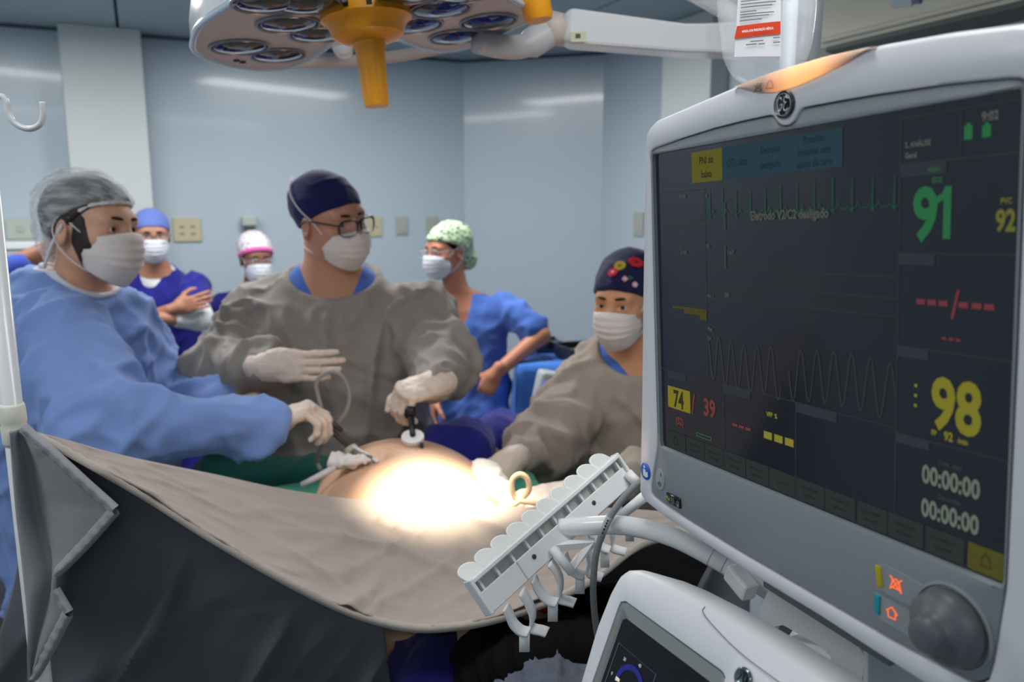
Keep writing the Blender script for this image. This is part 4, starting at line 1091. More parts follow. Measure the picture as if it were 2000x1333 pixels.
# ------------------------------------------------------------------ curved white arm carrying the cable rack
tub = tag(empty('support_arm', at(1440, 1115, .80)), 'curved white tube arm running under the monitor to the cable rack', 'support arm')
tb = at(1440, 1115, .80)
tp = [at(1092, 1032, .893), at(1130, 1029, .89), at(1200, 1026, .875), at(1260, 1034, .86), at(1320, 1052, .84), at(1380, 1082, .82), at(1450, 1122, .80), at(1560, 1185, .765), at(1640, 1225, .74)]
MB().tube([Vector(q) - tb for q in spline(tp, 40)], .0112, 20).build('tube', enamel, tub)
ti = spline(tp, 40)
for i in (25, 27):
    MB().tube([Vector(ti[i]) - tb, Vector(ti[i]) * .9 + Vector(ti[i + 1]) * .1 - tb], .0116, 20).build('seam_ring', mat('ring_grey', (176, 180, 186), .4), tub)
p = at(1424, 1122, .795) - tb
MB().box(p + Vector((.01, -.01, -.004)), (.035, .018, .020), Matrix(((.40, .916, 0), (-.916, .40, 0), (0, 0, 1))) @ Euler((0, math.radians(20), 0)).to_matrix(), bev=.003).build('clip', enamel, tub, smooth=False)

# ------------------------------------------------------------------ cable rack (rail, tabs, hooks)
nt_, nb_, ft_, fb_ = at(918, 1134, .80), at(968, 1194, .795), at(1203, 888, .985), at(1240, 930, .975)
ctr = (nt_ + nb_ + ft_ + fb_) / 4
U = (ft_ - nt_); LEN = U.length; U = U.normalized(); Wd = (nb_ - nt_); Wd = Wd - U * Wd.dot(U); HGT = Wd.length; Wd = Wd.normalized(); Nn = U.cross(Wd)
if Nn.y > 0: Nn = -Nn
rack = tag(empty('cable_rack', ctr), 'white plastic cable rack with round tabs and curved hooks on the white arm', 'cable rack')
def rk(u, w_, n_=0.0): return nt_ + U * (u * LEN) + Wd * (w_ * HGT) + Nn * n_ - ctr
def slab(mb, u0, u1, w0, w1, n0, n1):
    c = [rk(u, w_, n_) for u in (u0, u1) for w_ in (w0, w1) for n_ in (n0, n1)]
    mb.add([p[:] for p in c], [(0, 1, 3, 2), (4, 6, 7, 5), (0, 4, 5, 1), (2, 3, 7, 6), (0, 2, 6, 4), (1, 5, 7, 3)])
rwm = mat('rack_white', (214, 216, 218), .38)
mb = MB(); slab(mb, 0, 1, 0, .13, -.010, .004); o = mb.build('top_rail', rwm, rack, smooth=False); o.modifiers.new('b', 'BEVEL').width = .0012
mb = MB(); slab(mb, 0, 1, .42, 1, -.004, .0); o = mb.build('face_plate', rwm, rack, smooth=False); o.modifiers.new('b', 'BEVEL').width = .001
mb = MB(); slab(mb, .0, 1, .10, .46, -.012, -.0095); mb.build('back_strip', mat('rack_inner', (186, 190, 188), .4), rack, smooth=False)
mb = MB(); slab(mb, .22, .80, .40, .98, .0, .0025); o = mb.build('cover_plate', rwm, rack, smooth=False); o.modifiers.new('b', 'BEVEL').width = .001
mb = MB(); slab(mb, -.012, .006, -.02, 1.0, -.012, .004); o = mb.build('end_cap', rwm, rack, smooth=False); o.modifiers.new('b', 'BEVEL').width = .001
mb = MB(); slab(mb, .992, 1.008, -.02, .62, -.012, .004); o = mb.build('end_cap', rwm, rack, smooth=False); o.modifiers.new('b', 'BEVEL').width = .001
for k in range(11):
    u = .03 + k * .094
    mb = MB(); slab(mb, u, u + .012, .13, .42, -.008, -.002); mb.build('rail_rib', rwm, rack, smooth=False)
for u in (.30, .72):
    c = rk(u, .62, .0026); q = Nn.to_track_quat('Z', 'Y').to_matrix().to_4x4(); q.translation = c
    MB().lathe([(.0028, 0), (.0028, .001), (.001, .0012)], q, 14).build('screw', mat('dark_screw', (60, 55, 55), .5), rack)
# the ten translucent round tabs along the far edge
tabm = mat('tab_translucent', (188, 194, 190), .35)
for k in range(10):
    u = .045 + k * .098; r_ = .0125
    out = Vector((-.80, -.10, .10)); out = (out - U * out.dot(U) * .75).normalized()
    side = U
    c = rk(u, .05, -.004)
    loop = [c - side * r_ * .9 , c - side * r_ + out * .004] + [c + out * .010 + (out * math.cos(a) * .010 + side * math.sin(a) * r_) for a in np.linspace(-1.45, 1.45, 9)] + [c + side * r_ + out * .004, c + side * r_ * .9]
    n = len(loop); nrm = out.cross(side).normalized() * .0013
    v = [(p + nrm)[:] for p in loop] + [(p - nrm)[:] for p in loop]
    fcs = [tuple(range(n)), tuple(range(n, 2 * n))[::-1]] + [(i, i + n, (i + 1) % n + n, (i + 1) % n) for i in range(n)]
    mb = MB().add(v, fcs); t_o = mb.build('cable_tab', tabm, rack, smooth=False)
    MB().tube([p for p in loop], .0014, 6).build('tab_rim', rwm, t_o)
# hooks under the rack: S-shaped straps ending in a square or slanted foot
def strap_path(pts, wv, w_, th, foot=None):
    P = spline(pts, 22); rows = []
    wv = Vector(wv).normalized()
    rows = np.array([[p - A(wv) * w_ / 2, p + A(wv) * w_ / 2] for p in P])
    return rows
hooks_px = [  # (path of pixels with depth, square foot?)
    ([(985, 1186), (992, 1200), (1000, 1218), (1012, 1231), (1022, 1236), (1033, 1238)], .80, True),
    ([(1016, 1156), (1028, 1175), (1037, 1196), (1038, 1212), (1034, 1224), (1042, 1231), (1056, 1234), (1068, 1238)], .815, False),
    ([(1040, 1130), (1046, 1146), (1056, 1162), (1068, 1173), (1078, 1178), (1088, 1180)], .84, True),
    ([(1072, 1100), (1084, 1115), (1092, 1135), (1092, 1155), (1089, 1168), (1097, 1174), (1110, 1177), (1122, 1181)], .855, False),
    ([(1100, 1085), (1106, 1100), (1114, 1114), (1124, 1122), (1132, 1125), (1141, 1127)], .88, True),
    ([(1140, 1060), (1146, 1076), (1150, 1096), (1146, 1112), (1150, 1122), (1162, 1127), (1176, 1131)], .90, False),
    ([(1150, 1040), (1158, 1052), (1168, 1064), (1176, 1072), (1184, 1075), (1190, 1077)], .92, True),
    ([(1180, 1010), (1190, 1030), (1194, 1050), (1192, 1066), (1198, 1074), (1210, 1078), (1222, 1081)], .945, False),
    ([(1205, 990), (1212, 1004), (1220, 1018), (1226, 1024), (1232, 1026), (1238, 1027)], .97, True)]
rc = A(ctr)
for pts, Y, sq in hooks_px:
    P = spline([at(x, y, Y + .0) for x, y in pts], 26); wv = Vector((.35, .9, .2)).normalized(); wd = .0072
    rows = np.array([[p - A(wv) * wd, p, p + A(wv) * wd] for p in P]) - rc
    mb = MB().grid(rows, .0032)
    if sq:
        e = Vector(P[-1]); s = Vector((.004, 0, 0)); w2 = Vector((.0125, 0, 0)); h2 = Vector((0, -.001, -.0175 - .004))
        fr = [e - w2 * .85, e + w2 * .05, e + w2 * .05 + h2, e - w2 * .85 + h2]
        mb.add([(p - ctr)[:] for p in fr] + [(p - ctr + Vector((.0005, .004, 0)))[:] for p in fr], [(0, 3, 2, 1), (4, 5, 6, 7), (0, 1, 5, 4), (1, 2, 6, 5), (2, 3, 7, 6), (3, 0, 4, 7)])
    mb.build('cable_hook', rwm, rack)
# triangular stay and small levers beside the tube
def bar(mb, a, b, r0, r1=None): mb.tube([a - ctr, b - ctr], [r0, r1 or r0], 8)
mb = MB(); bar(mb, at(1078, 1070, .86), at(1118, 1120, .85), .0055); mb.build('lever', rwm, rack)
mb = MB(); P4 = [at(1082, 1066, .87), at(1160, 1060, .87), at(1160, 1070, .87), at(1118, 1120, .86), at(1104, 1118, .86), at(1136, 1074, .87), at(1088, 1078, .87)]
n = len(P4); v = [(p - ctr)[:] for p in P4] + [(p - ctr + Vector((.002, .012, .0)))[:] for p in P4]
mb.add(v, [tuple(range(n)), tuple(range(n, 2 * n))[::-1]] + [(i, i + n, (i + 1) % n + n, (i + 1) % n) for i in range(n)]); mb.build('stay', rwm, rack, smooth=False)
mb = MB(); bar(mb, at(1210, 1010, .93), at(1262, 968, .92), .006, .007); mb.build('stay', rwm, rack)
mb = MB(); bar(mb, at(1226, 925, .975), at(1246, 945, .965), .007); mb.build('stay', rwm, rack)

cb = at(1160, 1100, .86)
cab = MB().tube([Vector(q) - cb for q in spline([at(1275, 925, .90), at(1240, 950, .885), at(1205, 990, .87), at(1182, 1030, .858), at(1166, 1075, .856), at(1160, 1120, .858), at(1159, 1170, .862), at(1166, 1235, .87), at(1185, 1320, .88), at(1215, 1480, .90)], 60)], .0040, 10)
co = tag(cab.build('cable', mat('cable_grey', (120, 124, 126), .5), loc=None), 'grey cable looping over the white tube arm beside the monitor', 'cable'); co.location = cb
lm = [Vector(q) - cb for q in spline([at(1190, 1012, .862), at(1182, 1030, .858), at(1172, 1056, .857)], 8)]
MB().tube(lm, .0043, 10).build('cable_label', mat('label_grey', (156, 160, 160), .6), co)
mb = MB()
for t in (1, 2, 3, 4, 5, 6):
    q = lm[t] + Vector((-.001, -.0042, .001)); mb.box(q, (.0018, .0008, .0022))
mb.build('label_print', mat('mark_black', (30, 26, 20), .6), co, smooth=False)

# ------------------------------------------------------------------ drip bag behind the monitor
bb0 = at(1495, 60, .98)
bag = tag(empty('drip_bag', bb0), 'clear drip bag with a white and red label hanging above the monitor', 'drip bag')
prof_px = [(-160, 1418, 1572), (-140, 1404, 1590), (-80, 1399, 1596), (0, 1400, 1595), (40, 1403, 1592), (80, 1407, 1586), (110, 1412, 1578), (135, 1422, 1566), (152, 1434, 1552), (163, 1450, 1536)]
rows = spline([(y, a, b) for y, a, b in prof_px], 40); mb = MB(); ring = []
for (y, a, b) in rows:
    L_ = at(a, y, .98); R_ = at(b, y, .98); c = (L_ + R_) / 2; rx = (R_ - L_).length / 2
    th = .030 * min(1, (1 - abs((y - 20) / 190)) ** .5 + .05)
    ring.append([(c.x + rx * math.copysign(abs(math.cos(t)) ** .9, math.cos(t)) - bb0.x, c.y + th * math.sin(t) - bb0.y, c.z - bb0.z) for t in [2 * PI * k / 40 for k in range(40)]])
v, f = ringset(ring); f.append(tuple(range(40))[::-1]); f.append(tuple((len(ring) - 1) * 40 + k for k in range(40)))
bagm = mat('bag_clear', (240, 244, 248), .12, trans=.0, alpha=.26, coat=.8, spec=.8, bump=.8, bscale=38)
MB().add(v, f).build('bag_shell', bagm, bag)
ring2 = [[(p[0] * .90, p[1] * .8, p[2]) for p in r_] for r_ in ring[12:39]]
v, f = ringset(ring2); f.append(tuple(range(40))[::-1]); f.append(tuple((len(ring2) - 1) * 40 + k for k in range(40)))
MB().add(v, f).build('saline', mat('saline', (205, 216, 228), .05, alpha=.08, spec=.6), bag)
def bp(px, py, off=.0): q = at(px, py, .98 - .031 + off); return (q - bb0)
def bag_quad(name, pts, material, off=0.0):
    mb = MB(); n = 12
    a, b, c, d_ = [Vector((p[0], p[1], 0)) for p in pts]; P = np.zeros((2, n, 3))
    for i in range(n):
        t = i / (n - 1)
        for r_, (s0, s1) in enumerate(((a, b), (d_, c))):
            q = s0.lerp(s1, t); e = bp(q.x, q.y, off); bend = .010 * ((q.x - 1497) / 95) ** 2; P[r_, i] = (e.x, e.y + bend, e.z)
    mb.grid(P); return mb.build(name, material, bag)
lab_m = mat('label_paper', (222, 222, 226), .5)
bag_quad('label', [(1446, -60), (1526, -60), (1526, 110), (1436, 110)], lab_m, -.0005)
bag_quad('label_band', [(1441, 50), (1525, 41), (1525, 66), (1436, 75)], mat('label_red', (214, 66, 28), .5), -.0012)
def bag_text(name, s_, px, py, h, material, ang=-.10, xs=.8):
    v, f = text_geo(s_, h, xs); c_, sn = math.cos(ang), math.sin(ang); mb = MB(); o_ = bp(px, py, -.0030)
    out = []
    for a, _, b in v:
        x = o_.x + a * c_ - b * sn; z = o_.z + a * sn + b * c_; pxx = (x + bb0.x) / .90 * F_PX + 1000
        out.append((x, o_.y + .010 * ((pxx - 1497) / 95) ** 2, z))
    mb.add(out, f); mb.build(name, material, bag, smooth=False)
bag_text('label_text', 'VENDA SOB PRESCRIÇÃO MÉDICA', 1450, 61, .0024, mat('paper_white', (225, 228, 232), .6), .10, .66)
ink = mat('ink_grey', (120, 122, 128), .7)
for (x0, x1, y) in ((1448, 1518, -6), (1448, 1514, 2), (1448, 1516, 8), (1448, 1508, 14), (1447, 1478, 23), (1447, 1512, 28), (1447, 1502, 33), (1446, 1488, 40), (1466, 1491, 81), (1458, 1478, 87), (1482, 1494, 86), (1510, 1524, 74), (1510, 1524, 83)):
    P = np.zeros((2, 8, 3))
    for i in range(8):
        x = x0 + (x1 - x0) * i / 7
        for r_, dy in enumerate((-1.1, 1.1)):
            e = bp(x, y - (x - x0) * .08 + dy, -.0018); P[r_, i] = (e.x, e.y + .010 * ((x - 1497) / 95) ** 2, e.z)
    MB().grid(P).build('label_print', ink, bag, smooth=False)
MB().tube([Vector(q) - bb0 for q in spline([at(1497, -140, .98), at(1497, -165, .98), at(1490, -185, .98), at(1497, -200, .98), at(1504, -185, .98)], 16)], .002, 8).build('hanger', steel, bag)
# pole of the machine that carries the bag
zt_ = at(1497, -196, .98)
pq = at(1541, 60, 1.045)
pr = tag(empty('drip_pole', (pq.x, pq.y, 0)), 'pale drip pole seen through the clear bag behind the monitor', 'pole')
MB().tube([(0, 0, .02), (0, 0, zt_.z + .05)], .0095, 16).build('pole', mat('pole_grey', (190, 196, 206), .35), pr)
hq = zt_ - Vector((pq.x, pq.y, 0))
MB().tube([Vector(q) for q in spline([(0, 0, zt_.z + .03), (hq.x * .5, hq.y * .5, zt_.z + .035), (hq.x, hq.y, zt_.z - .004), (hq.x - .004, hq.y - .008, zt_.z + .012)], 16)], .003, 8).build('hook', steel, pr)
MB().lathe([(.11, 0), (.11, .012), (.03, .03), (.012, .05)], None, 28).build('foot', pl_dark, pr, auto=40)

# ------------------------------------------------------------------ left drip pole with hook
PX, PY = -.646, 1.0
lp_ = tag(empty('drip_stand', (PX, PY, 0)), 'white drip stand with a curved hook at the left edge, holding the drape corner', 'drip stand')
pbase = Vector((PX, PY, 0)); polem = mat('pole_white', (196, 200, 202), .3, coat=.2)
MB().tube([(0, 0, .03), (0, 0, 1.86)], .0125, 20).build('pole', polem, lp_)
hk = [Vector((PX, PY, 1.835))] + [at(x, y, .995) for x, y in ((-20, 188), (0, 187), (12, 198), (17, 222), (30, 242), (56, 252), (78, 243), (85, 222), (82, 199))]
MB().tube([Vector(q) - pbase for q in spline(hk, 50)], .0036, 12).build('hook', polem, lp_)
for k in range(4):
    a = k * PI / 2 + .5
    MB().tube([(0, 0, .08), (.22 * math.cos(a), .22 * math.sin(a), .045)], [.014, .010], 10).build('foot', polem, lp_)
    MB().lathe([(.012, -.012), (.028, -.009), (.028, .009), (.012, .012)], Matrix.Translation((.22 * math.cos(a), .22 * math.sin(a), .028)) @ Matrix.Rotation(PI / 2, 4, 'X'), 14).build('caster', pl_dark, lp_)
tq = at(18, 828, 1.0) - pbase
mb = MB(); mb.lathe([(.0135, -.028), (.0150, -.024), (.0155, -.004), (.0145, .0), (.0158, .004), (.0150, .024), (.0135, .027)], Matrix.Translation((0, 0, tq.z)), 24); mb.build('tape', mat('tape_cream', (206, 208, 196), .6), lp_)

# ================================================================== OPERATING TABLE, PATIENT, DRAPES
drape_m = cloth('drape_taupe', (150, 139, 131), .05, scale=3)
drape_g = cloth('drape_grey', (128, 130, 134), .05, scale=3)
drape_d = cloth('drape_shade_grey', (84, 87, 94), .06, scale=3)  # grey cloth darkened: shade put into the base colour
hem_m = cloth('drape_hem', (158, 150, 143), .12, scale=30)
hem_g = cloth('drape_hem_grey', (136, 138, 142), .14, scale=30)
skin_p = mat('skin_patient', (214, 170, 138), .5, sss=.12, var=.05, vscale=9, bump=.15, bscale=160)
green_m = cloth('sheet_green', (30, 128, 104), .08)
navy_c = cloth('cloth_navy', (36, 36, 128), .08)
AX = Vector((-.33, .944, 0)).normalized(); LT = Vector((.944, .33, 0)).normalized()
RZ = np.array(Matrix((LT, AX, Vector((0, 0, 1)))).transposed())

tbl = tag(empty('operating_table', (-.11, 1.40, 0)), 'operating table with a black padded top under the patient', 'operating table')
tbb = Vector((-.11, 1.40, 0)); Rt = Matrix((LT, AX, Vector((0, 0, 1)))).transposed()
MB().box((.0, .0, .865), (.56, .96, .07), Rt, bev=.02).build('mattress', mat('vinyl_black', (22, 22, 25), .5), tbl)
MB().box((.0, .0, .815), (.50, .92, .03), Rt, bev=.004).build('frame', steel, tbl, smooth=False)
MB().box((.0, .0, .43), (.26, .34, .74), Rt, bev=.02).build('column', mat('table_column', (150, 154, 158), .4), tbl)
MB().box((.0, .0, .035), (.50, .90, .07), Rt, bev=.02).build('base', mat('table_base', (120, 124, 128), .4), tbl)

# ---- patient: one continuous body, lying with the head toward the camera
HC = at(962, 1290, 1.15); HC.z = .962
pb = Vector((HC.x, HC.y + .4, .9))
pat = tag(empty('person', pb), 'patient lying on the table with a bare belly under the lamp beam', 'person')
fdir = (AX * .75 + Vector((0, 0, .66))).normalized(); Mh = Matrix((LT, fdir, LT.cross(fdir))).transposed().to_4x4(); Mh.translation = HC       # face up, crown toward the camera
belly = ell((-.228, 1.66, 1.025), (.205, .31, .152), RZ)
chest = ell((-.10, 1.37, .99), (.20, .22, .11), RZ)
pel = ell((-.30, 1.87, .98), (.18, .17, .10), RZ)
neck = cap(HC + AX * .07 + Vector((0, 0, -.03)), (-.03, 1.27, .99), .055, .075)
th = []
for s in (-1, 1):
    hip = Vector((-.32, 1.92, .95)) + LT * s * .10; kn = Vector((-.05, 2.24, 1.0)) if s > 0 else Vector((-.74, 1.99, .91)); sd = Vector((.02, .34, -.10)) if s > 0 else Vector((-.02, .06, -.34))
    th += [(cap(hip, kn, .085, .06), .06), (cap(kn, kn + sd, .055, .042), .03), (cap(kn + sd, kn + sd * 1.1 + Vector((.0, .04, -.08)), .038, .026), .03)]
    sh = Vector((-.06, 1.28, .97)) + LT * s * .19
    th += [(cap(sh, sh + AX * .26 + LT * s * .05 + Vector((0, 0, -.02)), .055, .042), .05), (cap(sh + AX * .26 + LT * s * .05 + Vector((0, 0, -.02)), sh + AX * .48 + LT * s * .02 + Vector((0, 0, -.03)), .04, .03), .02), (ell(sh + AX * .54 + LT * s * .02 + Vector((0, 0, -.03)), (.035, .06, .018), RZ), .02)]
torso = union([belly, (chest, .09), (pel, .09), (neck, .05)] + th)
um = None
for Yq in np.linspace(1.45, 2.0, 400):
    q = at(742, 888, Yq)
    if torso(np.array([q[:]]))[0] < 0: um = q; break
torso = minus(torso, ell(um + Vector((0, .004, .004)), (.011, .036, .026), RZ), .018)
bagp = Bag()
torso.bb = union([belly, chest, pel] + [t[0] for t in th]).bb
bagp.sdf(torso, .0115, (torso.bb[0], torso.bb[1]), 2)
bagp.sdf(union([moved(head_field(), Mh), (neck, .03)]), .006, None, 0)
bagp.build('body', skin_p, pat, pb)
hairfn = inter(grow(SK, .012), plane((0, .035, .045), (0, 1, -.35)), .01); hairfn.bb = grow(SK, .02).bb
hairfn = union([hairfn, (ell((.06, -.02, .13), (.10, .05, .06)), .04), (ell((.13, -.03, .10), (.07, .05, .08)), .04)])
hv, hf_ = nets(hairfn, .007); hv = crease(hv, hf_, [(.006, (40, 12, 40), None)])
Mm = np.array(Mh); mesh_obj('hair', hv @ Mm[:3, :3].T + Mm[:3, 3] - A(pb), hf_, mat('hair_black', (10, 9, 9), .8, spec=.15), pat)

# ---- cloths around the patient
def blob(name, items, res, material, label, catg, layers=None, base=None, k=.03, it=2):
    fn = union([(i, k) for i in items]); V, F = nets(fn, res); V = relax(V, F, it)
    if layers: V = crease(V, F, layers, 1.3)
    b = Vector((V[:, 0].mean(), V[:, 1].mean(), V[:, 2].min())) if base is None else base
    return tag(mesh_obj(name, V, F, material, None, True, b), label, catg)
blob('head_cloth', [ell(at(860, 1330, 1.16), (.085, .13, .085)), ell(at(800, 1400, 1.16), (.08, .13, .06)), ell(at(905, 1400, 1.10), (.07, .08, .05))], .010, cloth('navy_dark', (24, 22, 92), .1), 'crumpled navy cloth beside the dark hair under the drape hem', 'cloth', [(.012, (14, 14, 14), None)])
blob('fleece_blanket', [ell(at(1070, 1378, 1.02), (.065, .06, .075)), ell(at(1135, 1420, 1.0), (.06, .06, .07)), ell(at(1005, 1392, 1.02), (.05, .05, .05))], .005, cloth('fleece', (98, 105, 118), .25, scale=60), 'fluffy blue-grey fleece at the bottom edge below the cable rack', 'blanket', [(.005, (90, 90, 90), None), (.008, (30, 30, 30), None)])
blob('shade_fill', [ell((.10, 1.42, .96), (.36, .20, .10), RZ), ell((.25, 1.30, .96), (.16, .14, .09), RZ)], .014, mat('shade_black', (9, 9, 11), .9, spec=.1), 'added black form standing for the shade beneath the drape', 'blanket', [(.012, (10, 10, 10), None)])  # added black mass, stands in for the shade under the tented cloth
ob = at(1064, 1180, 1.14)
ot = tag(empty('airway_cap', ob), 'small orange cap half hidden behind the rack hooks', 'cap')
MB().lathe([(.001, -.012), (.010, -.011), (.012, -.004), (.012, .006), (.009, .011), (.001, .012)], Matrix.Rotation(.5, 4, 'Y'), 20).build('cap', mat('cap_orange', (190, 62, 18), .45), ot)
MB().tube([(0, .0, 0), (.02, .05, -.04), (.03, .12, -.08)], .006, 10).build('tubing', mat('tube_dark', (30, 30, 34), .5), ot)

# green sheet round the belly
nx, ny = 56, 48; P = np.zeros((ny, nx, 3))
for i in range(ny):
    for j in range(nx):
        u = -.40 + .80 * j / (nx - 1); v_ = -.24 + .52 * i / (ny - 1)
        z = 1.075 - .10 * max(0, abs(u) - .24) - 2.2 * max(0, abs(u) - .31) - .9 * max(0, v_ - .17)
        z += .012 * (ridge(np.array([[u * 9, v_ * 7, 1.2]]))[0] - .5)
        q = Vector((-.225, 1.66, 0)) + LT * u + AX * v_; P[i, j] = (q.x, q.y, z)
gb = Vector((-.225, 1.66, 1.0))
tag(MB().grid(P, .004).build('surgical_sheet', green_m, loc=gb), 'green surgical sheet lying round the bare belly', 'sheet')
blob('leg_cover', [cap(at(862, 892, 2.0), at(930, 880, 2.26), .080, .085), cap((-.05, 2.24, 1.0), (-.03, 2.62, .92), .085, .09), ell(at(905, 880, 2.05), (.09, .12, .085))], .012, navy_c, 'navy cloth over a raised leg beside the green sheet', 'cloth', [(.012, (12, 12, 5), rotm('Y', 30))])
blob('leg_sheet', [cap((-.40, 1.90, .975), (-.74, 1.97, .975), .10, .095), cap((-.74, 1.97, .975), (-.77, 2.04, .55), .095, .07)], .014, cloth('sheet_dark_green', (24, 84, 76), .1), 'dark green sheet over the leg behind the bearded man\'s hands', 'sheet', [(.014, (10, 10, 5), rotm('Y', 30))])
# white towel along the right side of the belly
blob('gauze_towel', [cap(at(912, 910, 1.74), at(945, 928, 1.64), .014, .019), cap(at(945, 928, 1.64), at(975, 960, 1.54), .019, .018), cap(at(975, 960, 1.54), at(1003, 988, 1.45), .018, .010), cap(at(945, 925, 1.66), at(985, 945, 1.62), .016)], .007, cloth('towel_white', (214, 208, 202), .05), 'white towel tucked along the right side of the belly', 'towel', [(.010, (26, 26, 26), None)])
blob('gauze_pad', [cap(at(655, 905, 1.60), at(690, 900, 1.60), .013, .010), ell(at(660, 899, 1.61), (.016, .015, .014)), cap(at(690, 900, 1.6), at(722, 899, 1.6), .012, .006), cap(at(655, 900, 1.61), at(662, 884, 1.62), .010, .005)], .004, cloth('gauze_white', (226, 218, 214), .05), 'crumpled white gauze at the left trocar on the belly', 'gauze', [(.007, (55, 55, 55), None)], k=.012)
tl = at(1020, 960, 1.42)
loop = [at(x, y, Y) for x, y, Y in ((1065, 985, 1.38), (1035, 982, 1.39), (1008, 976, 1.40), (1000, 955, 1.40), (1002, 936, 1.40), (1016, 927, 1.40), (1030, 936, 1.40), (1033, 958, 1.40), (1018, 976, 1.40), (1000, 988, 1.39), (975, 990, 1.39))]
tag(MB().tube([Vector(q) - tl for q in spline(loop, 60)], .0052, 10).build('rubber_loop', mat('rubber_tan', (210, 184, 152), .5), loc=None), 'tan rubber tube loop at the edge of the drape by a gloved hand', 'tube').location = tl

# ---- the big taupe drape (tent over the patient's chest)
Tp = [(40, 838, 1.0), (120, 858, 1.06), (220, 886, 1.14), (320, 908, 1.22), (420, 928, 1.31), (520, 950, 1.38), (600, 964, 1.41), (690, 976, 1.42), (760, 979, 1.42), (830, 976, 1.41), (900, 982, 1.40), (980, 990, 1.385), (1060, 992, 1.37), (1150, 992, 1.35), (1240, 996, 1.33), (1340, 1004, 1.30), (1460, 1016, 1.27)]
Bp = [(46, 843, .995), (85, 858, .985), (140, 888, .98), (215, 930, .98), (300, 980, .99), (400, 1044, 1.0), (500, 1103, 1.01), (590, 1152, 1.02), (670, 1190, 1.03), (740, 1214, 1.035), (810, 1227, 1.04), (880, 1225, 1.045), (960, 1212, 1.05), (1060, 1180, 1.06), (1160, 1132, 1.08), (1260, 1062, 1.12), (1400, 1032, 1.16)]
ns, nt2 = 150, 60
TW = spline([at(*q) for q in Tp], ns); BW = spline([at(*q) for q in Bp], ns)
P = np.zeros((nt2 + 8, ns, 3))
for i in range(nt2):
    t = i / (nt2 - 1)
    row = TW * (1 - t) + BW * t
    w_ = np.linalg.norm(TW - BW, axis=1)
    row[:, 2] += .055 * w_ * 4 * t * (1 - t) * (.5 - t) - .10 * w_ * t * (1 - t)
    row[:, 2] += .018 * np.clip(1 - t / .10, 0, 1) * 0
    P[i + 8] = row
for i in range(8):
    t = (8 - i) / 8; row = TW.copy(); row[:, 1] += .035 * t; row[:, 2] -= .05 * t * t; P[i] = row
Q = P.reshape(-1, 3)
s_ = np.tile(np.linspace(0, 1, ns), nt2 + 8); t_ = np.repeat(np.clip((np.arange(nt2 + 8) - 8) / (nt2 - 1), 0, 1), ns)
env = np.clip(s_ * 6, 0, 1) * np.clip(t_ * 5, 0, 1)
sx_ = s_ * 1.15; 
fold = .010 * (ridge(np.stack([sx_ * 3.2 + t_ * 1.6, t_ * 2.4 - sx_ * 2.6, 0 * s_ + .5], 1)) ** 3) + .006 * ridge(np.stack([sx_ * 9 + t_ * 2, t_ * 5 - sx_ * 5, 0 * s_ + 2.5], 1)) ** 2 + .0022 * ridge(np.stack([sx_ * 22, t_ * 10 - sx_ * 9, 0 * s_ + 4.5], 1)) ** 2
# two ironed creases crossing the cloth
for s0, sl in ((.545, -.10), (.60, -.12)):
    fold += .0045 * np.exp(-((s_ - s0 - sl * (t_ - .15)) / .0035) ** 2) * np.clip(1 - abs(t_ - .2) / .3, 0, 1)
fold += .012 * np.exp(-((s_ - (.565 - .05 * t_)) / .012) ** 2) * np.clip((t_ - .5) * 3, 0, 1) * .5
Q[:, 2] += fold * env; Q[:, 1] -= .4 * fold * env
drb = at(640, 1050, 1.2)
dr_o = tag(empty('surgical_drape', drb), 'taupe cloth drape stretched from the left pole across the patient, stitched hem', 'drape')
MB().grid(P - A(drb), -.0022).build('cloth', drape_m, dr_o)
def hem(parent, base, line, inward, width, material, rip=.0006, per=70):
    """a doubled, puckered hem along an edge"""
    L_ = np.asarray(line); n = len(L_); rows = []
    prof = [(0, .0), (.0, .003), (.18, .0046), (.5, .0048), (.82, .0044), (1, .0006), (1, -.003), (.5, -.0055), (0, -.004)]
    t = np.linspace(0, 1, n); seg = np.cumsum(np.r_[0, np.linalg.norm(np.diff(L_, axis=0), axis=1)])
    rp = rip * np.sin(seg * 2 * PI / .020 + 3 * vnoise(np.stack([seg * 25, seg * 0, seg * 0], 1)))
    d = np.gradient(L_, axis=0); d /= np.linalg.norm(d, axis=1, keepdims=True)
    inw = np.asarray(inward); inw = inw - d * (inw * d).sum(1, keepdims=True); inw /= np.linalg.norm(inw, axis=1, keepdims=True)
    nr = np.cross(d, inw)
    flip = np.sign((nr * (CAM - L_)).sum(1, keepdims=True)); nr = nr * flip
    R_ = []
    for a, h in prof: R_.append(L_ + inw * (a - .5) * width + nr * (h + (rp[:, None] if h > .001 else 0)))
    G = np.stack(R_ + [R_[0]]); MB().grid(G - A(base)).build('hem', material, parent)
hem(dr_o, drb, BW[2:], TW[2:] - BW[2:], .011, hem_m)
# side of the drape that hangs at the far right behind the arm
n1, n2 = 20, 26; P = np.zeros((n2, n1, 3))
for i in range(n2):
    t = i / (n2 - 1)
    l_ = Vector(spline([at(1412, 1062, 1.10), at(1396, 1110, 1.09), at(1376, 1160, 1.08), at(1360, 1215, 1.08), at(1352, 1300, 1.08)], n2)[i]); r_ = at(1560, 1060 + 240 * t, 1.16)
    for j in range(n1):
        u = j / (n1 - 1); q = l_.lerp(r_, u); q.y += .02 * math.sin(u * 7 + t * 2); P[i, j] = q[:]
MB().grid(P - A(drb), -.002).build('side_panel', drape_d, dr_o)
hem(dr_o, drb, P[:, 0], P[:, 1] - P[:, 0], .012, cloth('hem_charcoal', (92, 94, 98), .1, scale=30))

